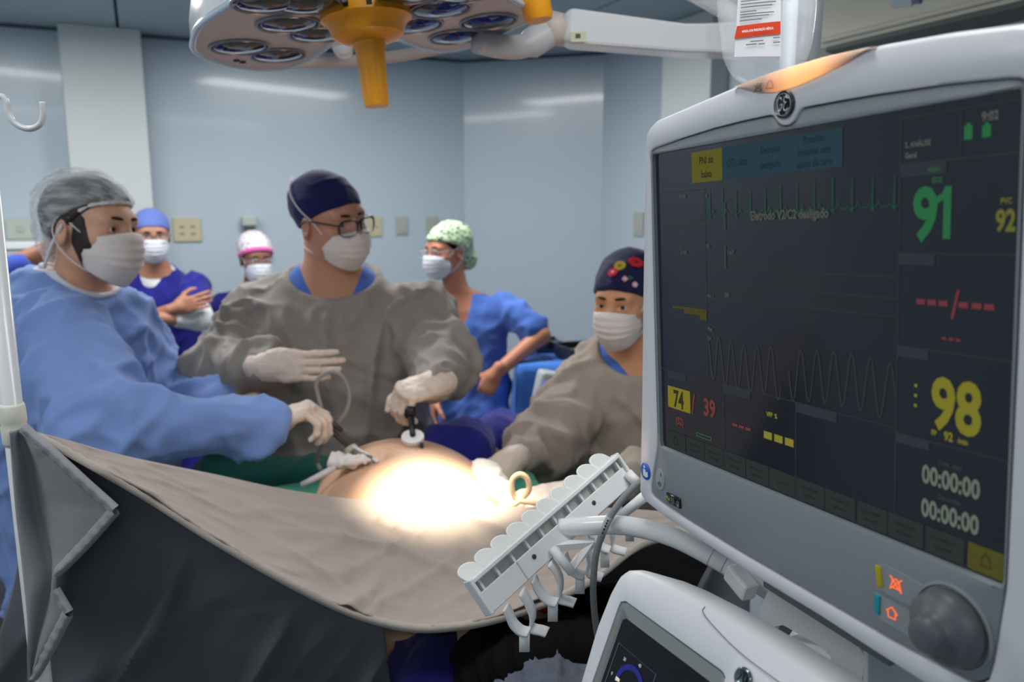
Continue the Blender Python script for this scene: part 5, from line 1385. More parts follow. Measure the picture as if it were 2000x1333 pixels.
# ---- hanging layer under it, its shade painted into a darker cloth colour
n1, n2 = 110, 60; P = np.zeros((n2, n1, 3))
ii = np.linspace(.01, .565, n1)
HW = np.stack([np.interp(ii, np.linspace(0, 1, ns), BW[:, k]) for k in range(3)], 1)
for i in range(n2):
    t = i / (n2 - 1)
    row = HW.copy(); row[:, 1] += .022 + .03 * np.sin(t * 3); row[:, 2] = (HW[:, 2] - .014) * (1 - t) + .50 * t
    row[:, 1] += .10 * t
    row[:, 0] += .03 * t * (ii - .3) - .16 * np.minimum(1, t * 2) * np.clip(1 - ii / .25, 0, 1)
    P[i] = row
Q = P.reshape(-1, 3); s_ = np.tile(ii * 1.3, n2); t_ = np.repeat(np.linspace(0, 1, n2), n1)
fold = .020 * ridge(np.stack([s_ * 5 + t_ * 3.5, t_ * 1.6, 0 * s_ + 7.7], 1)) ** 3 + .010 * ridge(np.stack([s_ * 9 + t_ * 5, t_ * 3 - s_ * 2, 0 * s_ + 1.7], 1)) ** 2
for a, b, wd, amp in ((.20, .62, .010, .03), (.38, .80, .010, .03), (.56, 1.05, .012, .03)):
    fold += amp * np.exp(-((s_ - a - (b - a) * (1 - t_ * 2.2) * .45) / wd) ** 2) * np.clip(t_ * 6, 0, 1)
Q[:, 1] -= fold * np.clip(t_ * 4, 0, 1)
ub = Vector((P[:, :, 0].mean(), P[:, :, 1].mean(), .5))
tag(MB().grid(P, -.003).build('under_drape', drape_d, loc=ub), 'grey drape in painted shade, hanging in folds below the stitched hem', 'drape')

# ---- grey flap folded at the left pole
Lf = [(20, 842, .985), (22, 900, .982), (30, 1000, .98), (42, 1100, .98), (52, 1200, .98), (60, 1300, .98), (66, 1345, .98)]
Ff = [(42, 836, .985), (60, 900, 1.00), (78, 1000, 1.005), (100, 1080, 1.0), (104, 1130, .995), (72, 1260, .985), (66, 1345, .98)]
Rf = [(46, 838, .985), (98, 880, .972), (160, 938, .966), (224, 996, .962), (168, 1060, .966), (112, 1118, .972), (110, 1150, .975), (133, 1196, .97), (100, 1260, .974), (66, 1322, .978), (64, 1345, .98)]
n1, n2 = 13, 70
def pathY(L_, n): return spline([at(*q) for q in L_], n)
def polyY(L_, n):
    P_ = np.array([at(*q)[:] for q in L_]); s = np.cumsum(np.r_[0, np.linalg.norm(np.diff(P_, axis=0), axis=1)]); return np.stack([np.interp(np.linspace(0, s[-1], n), s, P_[:, k]) for k in range(3)], 1)
def byz(P_, n, z0, z1): return P_
la, fa = pathY(Lf, n2), pathY(Ff, n2)
# right edge sampled so that its corners keep sharp
ra = polyY(Rf, n2)
# match rows of the fold line to the edge by height
def samp(P_, zs):
    o = np.argsort(P_[:, 2]); return np.stack([np.interp(zs, P_[o, 2], P_[o, k]) for k in range(3)], 1)
fr = samp(fa, ra[:, 2]); lr2 = samp(la, ra[:, 2])
G = []
for j in range(7): G.append(lr2 * (1 - j / 6) + fr * (j / 6) + np.array([0, -.012 * math.sin(PI * j / 6), 0]))
for j in range(1, 10): G.append(fr * (1 - j / 9) + ra * (j / 9) + np.array([0, -.008 * math.sin(PI * j / 9), 0]))
G = np.stack(G, 1)
fb = at(60, 1100, .98)
fl_o = tag(empty('drape_flap', fb), 'grey corner of cloth folded back at the left pole, with stitched hems', 'drape')
MB().grid(G - A(fb), -.002).build('cloth', drape_g, fl_o)
edges = [Rf[0:4], Rf[3:6], Rf[6:8], Rf[7:10]]
for e_ in edges:
    L_ = polyY(e_, 40); hem(fl_o, fb, L_ + np.array([0, -.001, 0]), samp(fa, L_[:, 2]) - L_, .015, hem_g)

# ------------------------------------------------------------------ instruments in the belly
def axis_m(p, d):
    M = Vector(d).normalized().to_track_quat('Z', 'Y').to_matrix().to_4x4(); M.translation = Vector(p); return M
t1 = at(806, 852, 1.70); d1 = Vector((0.02, -.35, .94))
tr1 = tag(empty('trocar', t1), 'white and clear trocar standing in the belly below the surgeon\'s fist', 'trocar')
mw = mat('trocar_white', (226, 222, 218), .4); mc = mat('trocar_clear', (150, 146, 150), .15, alpha=.6, coat=.5); mk = mat('instr_black', (16, 16, 18), .4)
MB().lathe([(.004, .0), (.0248, .0), (.0252, -.008), (.022, -.014), (.004, -.014)], axis_m((0, 0, 0), d1), 32).build('seal_cap', mw, tr1, auto=40)
MB().lathe([(.0215, -.012), (.0205, -.030), (.014, -.042), (.0085, -.050), (.0075, -.11)], axis_m((0, 0, 0), d1), 28).build('cannula', mc, tr1, auto=40)
MB().lathe([(.0055, .002), (.0055, .0006), (.001, .001)], axis_m((0, 0, 0), d1), 18).build('port', mk, tr1)
q = at(824, 876, 1.68) - t1; MB().tube([q + Vector((0, 0, .012)), q - Vector((0, 0, .014))], .004, 10).build('tap', mk, tr1)
q = at(810, 888, 1.66) - t1; MB().tube([q + Vector((0, 0, .010)), q - Vector((0.0, 0, .008))], .006, 10).build('insufflation_port', mat('trocar_pale', (196, 192, 190), .3), tr1)
t2 = at(690, 886, 1.66); d2 = Vector((-.55, .35, .75))
tr2 = tag(empty('trocar', t2), 'grey trocar lying low in the belly beside the crumpled gauze', 'trocar')
MB().lathe([(.004, .016), (.014, .016), (.016, .010), (.016, -.004), (.012, -.012), (.004, -.012)], axis_m((0, 0, 0), d2), 24).build('seal_cap', mat('trocar_sage', (176, 170, 152), .5), tr2, auto=40)
MB().tube([Vector((0, 0, 0)), at(722, 900, 1.61) - t2, at(735, 915, 1.60) - t2 - Vector((0, 0, .03))], [.015, .011, .009], 16).build('cannula', mat('trocar_grey', (122, 118, 108), .3), tr2)
MB().tube([at(688, 872, 1.66) - t2, at(738, 902, 1.6) - t2], .004, 10).build('side_arm', mw, tr2)
s0 = at(622, 805, 1.68)
ins = tag(empty('laparoscope', s0), 'long dark grey scope held by the man in the blue gown, entering the left trocar', 'instrument')
MB().tube([at(612, 792, 1.685) - s0, at(640, 835, 1.68) - s0, at(694, 885, 1.66) - s0], [.010, .0062, .006], 14).build('shaft', mat('instr_grey', (92, 92, 88), .3, metal=.6), ins)
MB().tube([at(636, 818, 1.675) - s0, at(668, 842, 1.668) - s0], [.009, .005], 12).build('grip', mat('instr_dark', (52, 50, 48), .45), ins)
lc = [at(x, y, Y) for x, y, Y in ((628, 800, 1.69), (622, 775, 1.70), (618, 752, 1.70), (628, 735, 1.70), (648, 727, 1.70), (668, 735, 1.70), (680, 757, 1.70), (682, 785, 1.70), (672, 812, 1.70), (652, 838, 1.70), (632, 862, 1.71), (622, 885, 1.72), (620, 905, 1.73), (626, 918, 1.70))]
lcb = at(650, 790, 1.7)
tag(MB().tube([Vector(q) - lcb for q in spline(lc, 70)], .0048, 12).build('light_cable', mat('cable_warm_grey', (132, 130, 128), .4), loc=None), 'grey cable looping up from the scope in front of the surgeon\'s gown', 'cable').location = lcb
ct = at(620, 930, 1.58)
tag(MB().tube([at(590, 948, 1.585) - ct, at(615, 935, 1.585) - ct, at(655, 913, 1.595) - ct], .0070, 14).build('drain_tube', mat('tube_pale', (206, 200, 202), .35), loc=None), 'pale plastic tube leaving the gauze down the left flank', 'tube').location = ct
g0 = at(803, 800, 1.73)
gr = tag(empty('grasper', g0), 'black handled grasper gripped in the surgeon\'s fist above the white trocar', 'instrument')
MB().tube([at(797, 765, 1.82) - g0, at(803, 815, 1.77) - g0, at(806, 852, 1.70) - g0], [.009, .008, .0062], 14).build('shaft', mk, gr)
MB().box(at(801, 806, 1.775) - g0, (.026, .022, .03), (.2, .1, .2), bev=.008).build('handle', mk, gr)

# ------------------------------------------------------------------ blue draped instrument table at the back
blue_c = cloth('sheet_blue', (66, 120, 206), .08)
bt0 = Vector((.25, 3.28, 0))
bt = tag(empty('instrument_table', bt0), 'instrument table covered by a bright blue sheet at the back right', 'table')
TZ = at(1060, 712, 3.1).z
n1, n2 = 120, 34; P = np.zeros((n2, n1, 3))
hx, hy = .24, .20
per = []
for k in range(n1):
    a = 2 * PI * k / (n1 - 1); c, s = math.cos(a), math.sin(a)
    m = max(abs(c) / hx, abs(s) / hy); r = 1 / m; per.append((c * r * .97 + .0, s * r * .97))
for i in range(n2):
    t = i / (n2 - 1)
    for k, (x, y) in enumerate(per):
        if t < .25: f_ = t / .25; P[i, k] = (x * f_, y * f_, TZ + .004 * (vnoise(np.array([[x * f_ * 12, y * f_ * 12, 1]]))[0] - .5))
        else:
            h = (t - .25) / .75; amp = .035 * h ** .7; wv = math.sin(k * .55) * .6 + math.sin(k * .23 + 1) * .7
            rr = 1 + (amp * wv + .05 * h) / math.hypot(x, y); P[i, k] = (x * rr, y * rr, TZ * (1 - h) + .10 * h)
MB().grid(P, -.003).build('sheet', blue_c, bt)
MB().box((0, 0, TZ - .03), (.42, .34, .03), bev=.005).build('table_top', steel, bt, smooth=False)
for dx in (-1, 1):
    for dy in (-1, 1): MB().tube([(dx * .18, dy * .13, 0), (dx * .18, dy * .13, TZ - .03)], .012, 10).build('leg', steel, bt)
def tray(px, py, Y, w_, d_, h_, lab_, rot):
    p = at(px, py, Y); p.z = TZ + .006
    r = tag(empty('steel_tray', p), lab_, 'tray', 'steel trays on the blue table'); Rm = Euler((0, 0, rot)).to_matrix(); st_ = mat('steel_dark', (96, 102, 106), .28, metal=.9)
    MB().box((0, 0, .004), (w_, d_, .008), Rm, bev=.002).build('base', st_, r, smooth=False)
    for s in (-1, 1):
        MB().box(Rm @ Vector((s * w_ / 2, 0, h_ / 2)), (.006, d_, h_), Rm, bev=.002).build('side', st_, r, smooth=False)
        MB().box(Rm @ Vector((0, s * d_ / 2, h_ / 2)), (w_, .006, h_), Rm, bev=.002).build('side', st_, r, smooth=False)
        MB().box(Rm @ Vector((0, s * d_ / 2, h_)), (w_ + .012, .014, .004), Rm, bev=.001).build('rim', steel, r, smooth=False)
tray(1136, 690, 3.22, .17, .17, .052, 'square steel tray on the blue table beside the floral cap', .35)
tray(1066, 684, 3.40, .10, .11, .045, 'smaller steel tray behind the bent elbow on the blue table', .2)
dv = at(1082, 772, 2.55)
dd = tag(empty('infusion_device', (dv.x, dv.y, 0)), 'pale device with a small lit screen behind the floral-capped woman', 'device')
MB().box((0, 0, dv.z), (.13, .08, .15), (0, math.radians(12), .2), bev=.012).build('case', mat('device_grey', (178, 186, 186), .4), dd)
MB().box((-.018, -.042, dv.z + .03), (.055, .006, .05), (0, math.radians(12), .2)).build('screen', mat('device_screen', (40, 60, 130), .3, emit=(120, 130, 215), estr=.7), dd, smooth=False)
MB().tube([(0, 0, .04), (0, 0, dv.z - .06)], .016, 12).build('post', steel, dd); MB().lathe([(.17, 0), (.17, .02), (.03, .04)], None, 24).build('foot', pl_dark, dd, auto=40)

# ================================================================== PEOPLE
mat('glove', (216, 198, 184), .45, sss=.05, var=.04, vscale=30, spec=.4)
gown_grey = cloth('gown_grey', (148, 141, 134), .06); gown_warm = cloth('gown_warm_grey', (160, 147, 136), .06); gown_blue = cloth('gown_blue', (122, 150, 208), .05)
gown_cool = cloth('gown_cool_grey', (112, 118, 118), .06)
scrub_blue = cloth('scrub_blue', (78, 112, 192), .06); scrub_navy = cloth('scrub_navy', (34, 36, 128), .08)
trous = cloth('trousers_navy', (34, 36, 90), .08); white_c = cloth('knit_white', (206, 210, 212), .05)
skin = lambda n, c: mat('skin_' + n, c, .5, sss=.10, var=.05, vscale=20, bump=.12, bscale=220)
V3 = Vector
def body_nodes(c, zs, rxs, rys, lean=(0, 0)):
    """vertical body around point c; lean = shift of x,y per metre above the first height"""
    return [(z, c.x + lean[0] * (z - zs[0]), c.y + lean[1] * (z - zs[0]), a, b) for z, a, b in zip(zs, rxs, rys)]
def inset(nodes, d): return [(z, x, y, max(.03, a - d), max(.03, b - d)) for z, x, y, a, b in nodes]
FOLD = [(.024, (10, 10, 2.0), None), (.015, (15, 15, 5), rotm('X', 40)), (.010, (9, 9, 20), rotm('Y', 25))]
def ring_collar(root, base, c, r, tilt, yaw, material, rad=.006, name='collar'):
    M = Matrix.Translation(c - base) @ Matrix.Rotation(yaw, 4, 'Z') @ Matrix.Rotation(tilt, 4, 'X')
    MB().tube([(M @ V3((r[0] * math.cos(a), r[1] * math.sin(a), 0)))[:] for a in np.linspace(0, 2 * PI, 40, endpoint=False)], rad, 8, closed=True).build(name, material, root)

# ---------------------------------------------------------------- surgeon in grey in the middle
c = at(658, 800, 2.24); base = V3((c.x, c.y, 0)); yaw = math.radians(4)
r = tag(empty('person', base), 'surgeon in grey gown with dark navy cap and black glasses in the middle', 'person')
sk = skin('warm', (190, 138, 110))
zs = [.36, .75, 1.0, 1.2, 1.31, 1.40, 1.47, 1.535]; rx = [.27, .275, .27, .26, .25, .225, .175, .105]; ry = [.19, .20, .205, .185, .165, .14, .115, .09]
nd = body_nodes(c, zs, rx, ry)
HM = head_matrix(at(646, 432, 2.17), 54, 6, -8, .985)
nb = at(662, 572, 2.23)
arms = [(at(502, 622, 2.22), at(440, 722, 2.08), at(518, 716, 1.88)), (at(818, 618, 2.22), at(862, 706, 2.08), at(850, 752, 1.86))]
fl_ = [loft(nd, yaw)]
for s, e, w_ in arms: fl_ += sleeve(s, e, w_, .098, .088, .050)
vcut = ell(nb + V3((0, -.075, .105)), (.146, .155, .110))
vcut2 = cap(nb + V3((0, -.17, .012)), nb + V3((0, -.1, .08)), .012, .05)
garment(r, base, 'gown', gown_grey, fl_, .0090, FOLD, [vcut, vcut2], .045, 1)
garment(r, base, 'scrub_top', scrub_blue, [loft(upper(nd, .014, 1.28), yaw)], .008, None, [cap(nb + V3((.005, -.19, -.075)), nb + V3((.0, .0, .15)), .020, .078)], .03, 1)
chest = loft(upper(nd, .030, 1.2, 1.52), yaw)
bg = add_head(r, base, HM, sk, 1.25, nb + V3((0, -.01, -.07)), (.062, .088), chest, glance=-12)
for s, e, w_ in arms: bg.sdf(union([cap(s, e, .05, .045), (cap(e, w_, .043, .03), .02)]), .012)
bg.sdf(loft(inset(nd, .03), yaw), .02); bg.build('body', sk, r, base)
add_cap(r, base, HM, cloth('cap_navy', (24, 26, 76), .08), 'skull', front=.056, nape=-.045, layers=[(.003, (20, 20, 20), None)])
add_mask(r, base, HM, ties=True, low=.006)
hm = HM
def glasses(r, base, HM, material, w_=.030, h_=.021, rr=.0022, lens=True, z=.002):
    mb = MB()
    for s in (-1, 1):
        pts = [(HM @ V3((s * (.034 + w_ * math.copysign(abs(math.cos(a)) ** .6, math.cos(a)) * .95), .112 - .010 * abs(math.cos(a)) * (1 if math.cos(a) * 1 > 0 else 0), z + h_ * math.copysign(abs(math.sin(a)) ** .7, math.sin(a)) - .004)) - base) for a in np.linspace(0, 2 * PI, 36, endpoint=False)]
        mb.tube(pts, [rr * (1.25 if math.sin(a) > -.2 else .7) for a in np.linspace(0, 2 * PI, 36, endpoint=False)], 8, closed=True)
        mb.tube([HM @ V3(q) - base for q in ((s * .063, .102, z + .006), (s * .078, .06, z + .010), (s * .084, .0, z + .012), (s * .084, -.03, z - .005))], rr, 8)
    mb.tube([HM @ V3(q) - base for q in ((-.007, .112, z + .006), (0, .115, z + .008), (.007, .112, z + .006))], rr, 8)
    mb.build('glasses_frame', material, r)
    for s in (-1, 1):
        pts = [(HM @ V3((s * (.034 + w_ * .93 * math.copysign(abs(math.cos(a)) ** .6, math.cos(a))), .110, z + h_ * .95 * math.copysign(abs(math.sin(a)) ** .7, math.sin(a)) - .004)) - base)[:] for a in np.linspace(0, 2 * PI, 28, endpoint=False)]
        MB().add(pts, [tuple(range(28))]).build('lens', mat('lens_glass', (235, 240, 245), .02, alpha=.10, spec=.8), r, smooth=False)
glasses(r, base, HM, mat('frame_black', (18, 18, 20), .3))
add_glove(r, base, at(522, 716, 1.865), (1, -.12, .02), (.05, 1, -.05), 1, arms[0][1], 1.0, curl=(.10, .22, .26, .34), thumb=(-.25, .3), spread=.05)
add_glove(r, base, at(850, 752, 1.855), (-.62, -.55, -.06), (-.25, .20, -.95), -1, arms[1][1], 1.06, curl=(.9, .95, .95, .95), thumb=(.0, .6), spread=.05, bend=(1.35, .75, .45))
legs(r, base, c, 0, trous)

# ---------------------------------------------------------------- young man in the light blue gown, left
c = at(176, 780, 1.88); base = V3((c.x, c.y, 0)); yaw = math.radians(66)
r = tag(empty('person', base), 'bearded man in a light blue gown and white hairnet at the left', 'person')
sk = skin('light', (206, 158, 130))
zs = [.34, .80, 1.05, 1.25, 1.36, 1.44, 1.50, 1.555]; rx = [.19, .20, .225, .23, .22, .19, .135, .088]; ry = [.12, .125, .145, .145, .138, .125, .105, .085]
nd = body_nodes(c, zs, rx, ry, (-.03, -.02))
HM = head_matrix(at(180, 449, 1.85), 76, 2, 3, 1.0)
nb = at(150, 582, 1.87)
arms = [(at(120, 668, 1.70), at(200, 850, 1.55), at(520, 830, 1.635)), (at(240, 650, 2.03), at(310, 790, 2.04), at(436, 798, 1.92))]
fl_ = [loft(nd, yaw)]
for s, e, w_ in arms: fl_ += sleeve(s, e, w_, .094, .086, .056)
vcut = ell(nb + V3((.03, -.01, .075)), (.098, .092, .075))
garment(r, base, 'gown', gown_blue, fl_, .0095, [(.024, (9, 9, 3.0), rotm('Y', 30)), (.016, (13, 13, 4.5), rotm('Y', 55)), (.009, (20, 20, 8), rotm('X', 30))], [vcut], .05, 1, seed=2.0)
gf = union([(f, .05) for f in fl_]); band = inter(grow(gf, .004), lambda P: np.abs(vcut(P) - .002) - .0065, .002); band.bb = (A(nb) - .14, A(nb) + .14)
V_, F_ = nets(band, .005); mesh_obj('collar', V_ - A(base), F_, mat('piping_white', (216, 214, 222), .7), r)
chest = loft(upper(nd, .032, 1.25, 1.52), yaw)
bg = add_head(r, base, HM, sk, 1.02, nb + V3((-.01, .01, -.05)), (.056, .064), chest, res=.004)
for s, e, w_ in arms: bg.sdf(union([cap(s, e, .048, .043), (cap(e, w_, .042, .03), .02)]), .012)
bg.sdf(loft(inset(nd, .03), yaw), .02); bg.build('body', sk, r, base)
# hair, sideburn and beard
hair_m = mat('hair_dark', (44, 34, 29), .6, var=.3, vscale=90)
fn = inter(grow(SK, .009), plane((0, .062, .06), (0, .55, -.6)), .006); fn.bb = grow(SK, .01).bb
def on_head(fn, name, material, res=.005):
    Vh, Fh = nets(fn, res); Vh = relax(Vh, Fh, 1); Mm = np.array(HM); return mesh_obj(name, Vh @ Mm[:3, :3].T + Mm[:3, 3] - A(base), Fh, material, r)
on_head(fn, 'hair', hair_m)
HFj = head_field(1.02)
reg = union([(cap((s * .070, .028, .020), (s * .067, .028, -.03), .014, .022), .01) for s in (-1, 1)] + [(cap((s * .066, .030, -.03), (s * .05, .05, -.09), .024, .030), .012) for s in (-1, 1)] + [(cap((-.04, .075, -.10), (.04, .075, -.10), .03), .012)])
fn = inter(grow(HFj, .0032), reg, .004); fn.bb = reg.bb
on_head(fn, 'beard', hair_m, .004)
# see-through hairnet
net = mat('hairnet', (226, 230, 232), .8, alpha=.62, spec=.2); nt = net.node_tree; b = nt.nodes['Principled BSDF']
tc = nt.nodes.new('ShaderNodeTexCoord'); mp = nt.nodes.new('ShaderNodeMapping'); mp.inputs['Scale'].default_value = (5, 34, 34); mp.inputs['Rotation'].default_value = (0, .55, 0)
ns_ = nt.nodes.new('ShaderNodeTexNoise'); ns_.inputs['Scale'].default_value = 2.2; ns_.inputs['Detail'].default_value = 3
nt.links.new(tc.outputs['Object'], mp.inputs['Vector']); nt.links.new(mp.outputs['Vector'], ns_.inputs['Vector'])
rm = nt.nodes.new('ShaderNodeMapRange'); rm.inputs['From Min'].default_value = .40; rm.inputs['From Max'].default_value = .72; rm.inputs['To Min'].default_value = .20; rm.inputs['To Max'].default_value = .62
nt.links.new(ns_.outputs['Fac'], rm.inputs['Value']); nt.links.new(rm.outputs[0], b.inputs['Alpha'])
add_cap(r, base, HM, net, 'bouffant', front=.066, layers=[(.004, (26, 10, 40), rotm('X', 30))], name='hairnet', res=.005)
# gathered elastic edge of the hairnet
ed = []
for a in np.linspace(0, 2 * PI, 72, endpoint=False):
    y = .090 * math.cos(a) if math.cos(a) > 0 else .125 * math.cos(a); y -= .005; x = .080 * math.sin(a)
    z = np.interp(y, [-.14, -.07, -.035, .0, .05, .09], [-.085, -.09, -.03, .018, .054, .066]); ed.append(HM @ V3((x * (1 if y > -.08 else .8), y, z)) - base)
MB().tube(ed, [.0042 + .0012 * math.sin(k * 2.1) for k in range(72)], 8, closed=True).build('hairnet_edge', mat('hairnet_edge', (222, 224, 226), .8, alpha=.85), r)
add_mask(r, base, HM, low=-.004)
add_glove(r, base, at(530, 828, 1.635), (.78, .10, .30), (.25, .1, -1), 1, arms[0][1], 1.02, curl=(.95, 1.0, 1.05, 1.1), thumb=(.1, .5), spread=.03, bend=(1.0, .9, .6))
add_glove(r, base, at(444, 796, 1.91), (.85, -.2, .30), (.35, -.2, -.9), -1, arms[1][1], 1.0, curl=(.35, .45, .55, .6), thumb=(.35, .4), spread=.06)
legs(r, base, c, yaw, trous)

# ---------------------------------------------------------------- woman with the floral cap, right
c = at(1240, 860, 2.20); base = V3((c.x, c.y, 0)); yaw = math.radians(-12)
r = tag(empty('person', base), 'woman in a grey gown and floral navy cap beside the monitor', 'person')
sk = skin('tan', (206, 148, 108))
zs = [.34, .72, .92, 1.06, 1.15, 1.23, 1.29, 1.345]; rx = [.25, .25, .24, .235, .225, .205, .16, .095]; ry = [.18, .18, .175, .165, .15, .135, .11, .08]
nd = body_nodes(c, zs, rx, ry)
HM = head_matrix(at(1218, 590, 2.12), -30, 6, 0, .93)
nb = at(1232, 706, 2.18)
arms = [(at(1138, 768, 2.18), at(1062, 868, 2.02), at(1000, 902, 1.84)), (at(1345, 772, 2.18), at(1350, 920, 1.94), at(1165, 965, 1.58))]
fl_ = [loft(nd, yaw)]
for s, e, w_ in arms: fl_ += sleeve(s, e, w_, .092, .085, .045, .04)
garment(r, base, 'gown', gown_warm, fl_, .0100, [(.022, (10, 10, 2.6), rotm('Y', -25)), (.015, (14, 14, 4.5), rotm('Y', -50)), (.008, (20, 20, 9), None)], [ell(nb + V3((0, -.07, .075)), (.105, .14, .10))], .045, 1, seed=4.0)
garment(r, base, 'scrub_top', scrub_blue, [loft(upper(nd, .014, 1.10), yaw)], .008, None, [cap(nb + V3((0, -.17, -.08)), nb + V3((0, .0, .15)), .025, .074)], .03, 1)
chest = loft(upper(nd, .028, 1.06, 1.33), yaw)
bg = add_head(r, base, HM, sk, .95, nb + V3((0, .01, -.06)), (.050, .058), chest, res=.004)
for s, e, w_ in arms: bg.sdf(union([cap(s, e, .042, .038), (cap(e, w_, .036, .027), .02)]), .012)
bg.sdf(loft(inset(nd, .03), yaw), .02); bg.build('body', sk, r, base)
cp = add_cap(r, base, HM, cloth('cap_floral_navy', (28, 30, 66), .08), 'puffy', front=.050, nape=-.045, layers=[(.003, (20, 20, 20), None)])
# embroidered flowers lying on the cap
def flower(px, py, rad, n, col, ctr_col, long=1.9):
    o = np.array(camo.location); d = ray(px, py); d = d / np.linalg.norm(d)
    me = cp.data; best = None
    V_ = np.array([v.co[:] for v in me.vertices]) + A(base); rel = V_ - o; t = rel @ d; dist = np.linalg.norm(rel - t[:, None] * d, axis=1)
    near = np.where(dist < .010)[0]
    if not len(near): near = np.argsort(dist)[:5]
    k = near[np.argmin(t[near])]; p = V3(V_[k]); nrm = V3(me.vertices[int(k)].normal)
    if nrm.dot(V3(d)) > 0: nrm = -nrm
    M = nrm.to_track_quat('Z', 'Y').to_matrix().to_4x4(); M.translation = p + nrm * .003 - base
    mb = MB()
    for q in range(n):
        a = 2 * PI * q / n; R_ = Matrix.Rotation(a, 4, 'Z')
        ol = [(.25, -.0), (.5, -.16 * 2 / long), (.8, -.14 * 2 / long), (1, 0), (.8, .14 * 2 / long), (.5, .16 * 2 / long)]
        mb.prism([((R_ @ V3((x * rad, y * rad * 1.6, 0))).x, (R_ @ V3((x * rad, y * rad * 1.6, 0))).y) for x, y in ol], M, -.002, .0012)
    fo = mb.build('flower', mat('thread_%d_%d_%d' % col, col, .8), cp, smooth=False)
    MB().prism([(rad * .3 * math.cos(a), rad * .3 * math.sin(a)) for a in np.linspace(0, 2 * PI, 10, endpoint=False)], M, -.002, .0018).build('flower', mat('thread_%d_%d_%d' % ctr_col, ctr_col, .8), cp, smooth=False)
flower(1211, 514, .017, 12, (186, 160, 40), (120, 110, 30), 3.2)
flower(1193, 528, .0145, 8, (196, 34, 50), (230, 150, 160), 1.3)
flower(1246, 508, .021, 8, (206, 30, 52), (120, 20, 30), 1.6)
flower(1222, 540, .008, 4, (226, 176, 186), (236, 200, 205), 1.2)
flower(1236, 540, .007, 3, (52, 120, 58), (52, 120, 58), 1.4)
flower(1244, 552, .008, 5, (228, 180, 188), (236, 200, 205), 1.2)
flower(1190, 545, .006, 4, (60, 60, 140), (70, 80, 150), 1.4)
add_mask(r, base, HM)
add_glove(r, base, at(992, 904, 1.82), (-.80, -.45, -.35), (-.2, .3, -.9), 1, arms[0][1], .98, curl=(.5, .5, .5, .5), thumb=(.3, .4))
add_glove(r, base, at(1135, 962, 1.54), (-1, -.10, -.06), (.0, .1, -1), -1, arms[1][1], .98, curl=(.20, .18, .2, .25), thumb=(.5, .3), spread=.10)
legs(r, base, c, yaw, trous)

# ---------------------------------------------------------------- three nurses at the back
def nurse(label, hc, hy, hyaw, hpitch, hscale, skc, tc_, tY, dz, body, scrub, yaw, capm, capkind, arms, neckpx, glass=False, mask_low=0.0, front=.055, nape=-.04, undershirt=False, vneck=.05, roll=0, seed=0.0, sleeve=.55, cap_layers=None):
    c = at(tc_[0], tc_[1], tY); base = V3((c.x, c.y, 0))
    r = tag(empty('person', base), label, 'person'); sk = skin('%d' % skc[0], skc)
    HM = head_matrix(at(hc[0], hc[1], hy), hyaw, hpitch, roll, hscale); nb = at(neckpx[0], neckpx[1], tY - .02)
    zt = nb.z
    zs = [.62, .80, zt - .42, zt - .22, zt - .12, zt - .05, zt - .01, zt + .02]; rx, ry = body
    nd = body_nodes(c, zs, rx, ry)
    fl_ = [loft(nd, yaw)]
    for s, e, w_ in arms: fl_.append(cap(s, s + (e - s) * sleeve, .064, .062))
    garment(r, base, 'scrub_top', scrub, fl_, .0115, [(.016, (10, 10, 3.5), None), (.011, (14, 14, 6), rotm('Y', 45))], [cap(nb + V3((0, -.15 * math.cos(yaw), -vneck)), nb + V3((0, 0, .14)), .034 if not undershirt else .06, .074)], .04, 1, seed=seed)
    chest = loft(inset(nd, .012), yaw)
    bg = add_head(r, base, HM, sk, .95, nb + V3((0, .0, -.05)), (.048, .055), chest, res=.0065)
    for s, e, w_ in arms:
        bg.sdf(union([cap(s, e, .043, .039), (cap(e, w_, .038, .026), .02)]), .009)
    bg.build('body', sk, r, base)
    if undershirt:
        garment(r, base, 'undershirt', white_c, [loft(inset(nd, .007), yaw), cap(nb + V3((0, 0, -.05)), nb + V3((0, .0, .005)), .072, .062)], .010, None, [cap(nb + V3((0, -.02, .0)), nb + V3((0, 0, .1)), .050, .055)], .03, 1)
    add_cap(r, base, HM, capm, capkind, front=front, nape=nape, res=.007, layers=cap_layers)
    add_mask(r, base, HM, mat('mask_pale', (206, 212, 220), .85, spec=.2), low=mask_low)
    hair = inter(grow(SK, .004), plane((0, .055, .045), (0, .5, -.5)), .006); hair.bb = grow(SK, .01).bb
    Vh, Fh = nets(hair, .008); Mm = np.array(HM); mesh_obj('hair', Vh @ Mm[:3, :3].T + Mm[:3, 3] - A(base), Fh, mat('hair_black', (12, 10, 10), .5), r)
    if glass: glasses(r, base, HM, glass, rr=.0016)
    legs(r, base, c, yaw, scrub, top=.75)
    return r, base, HM, sk

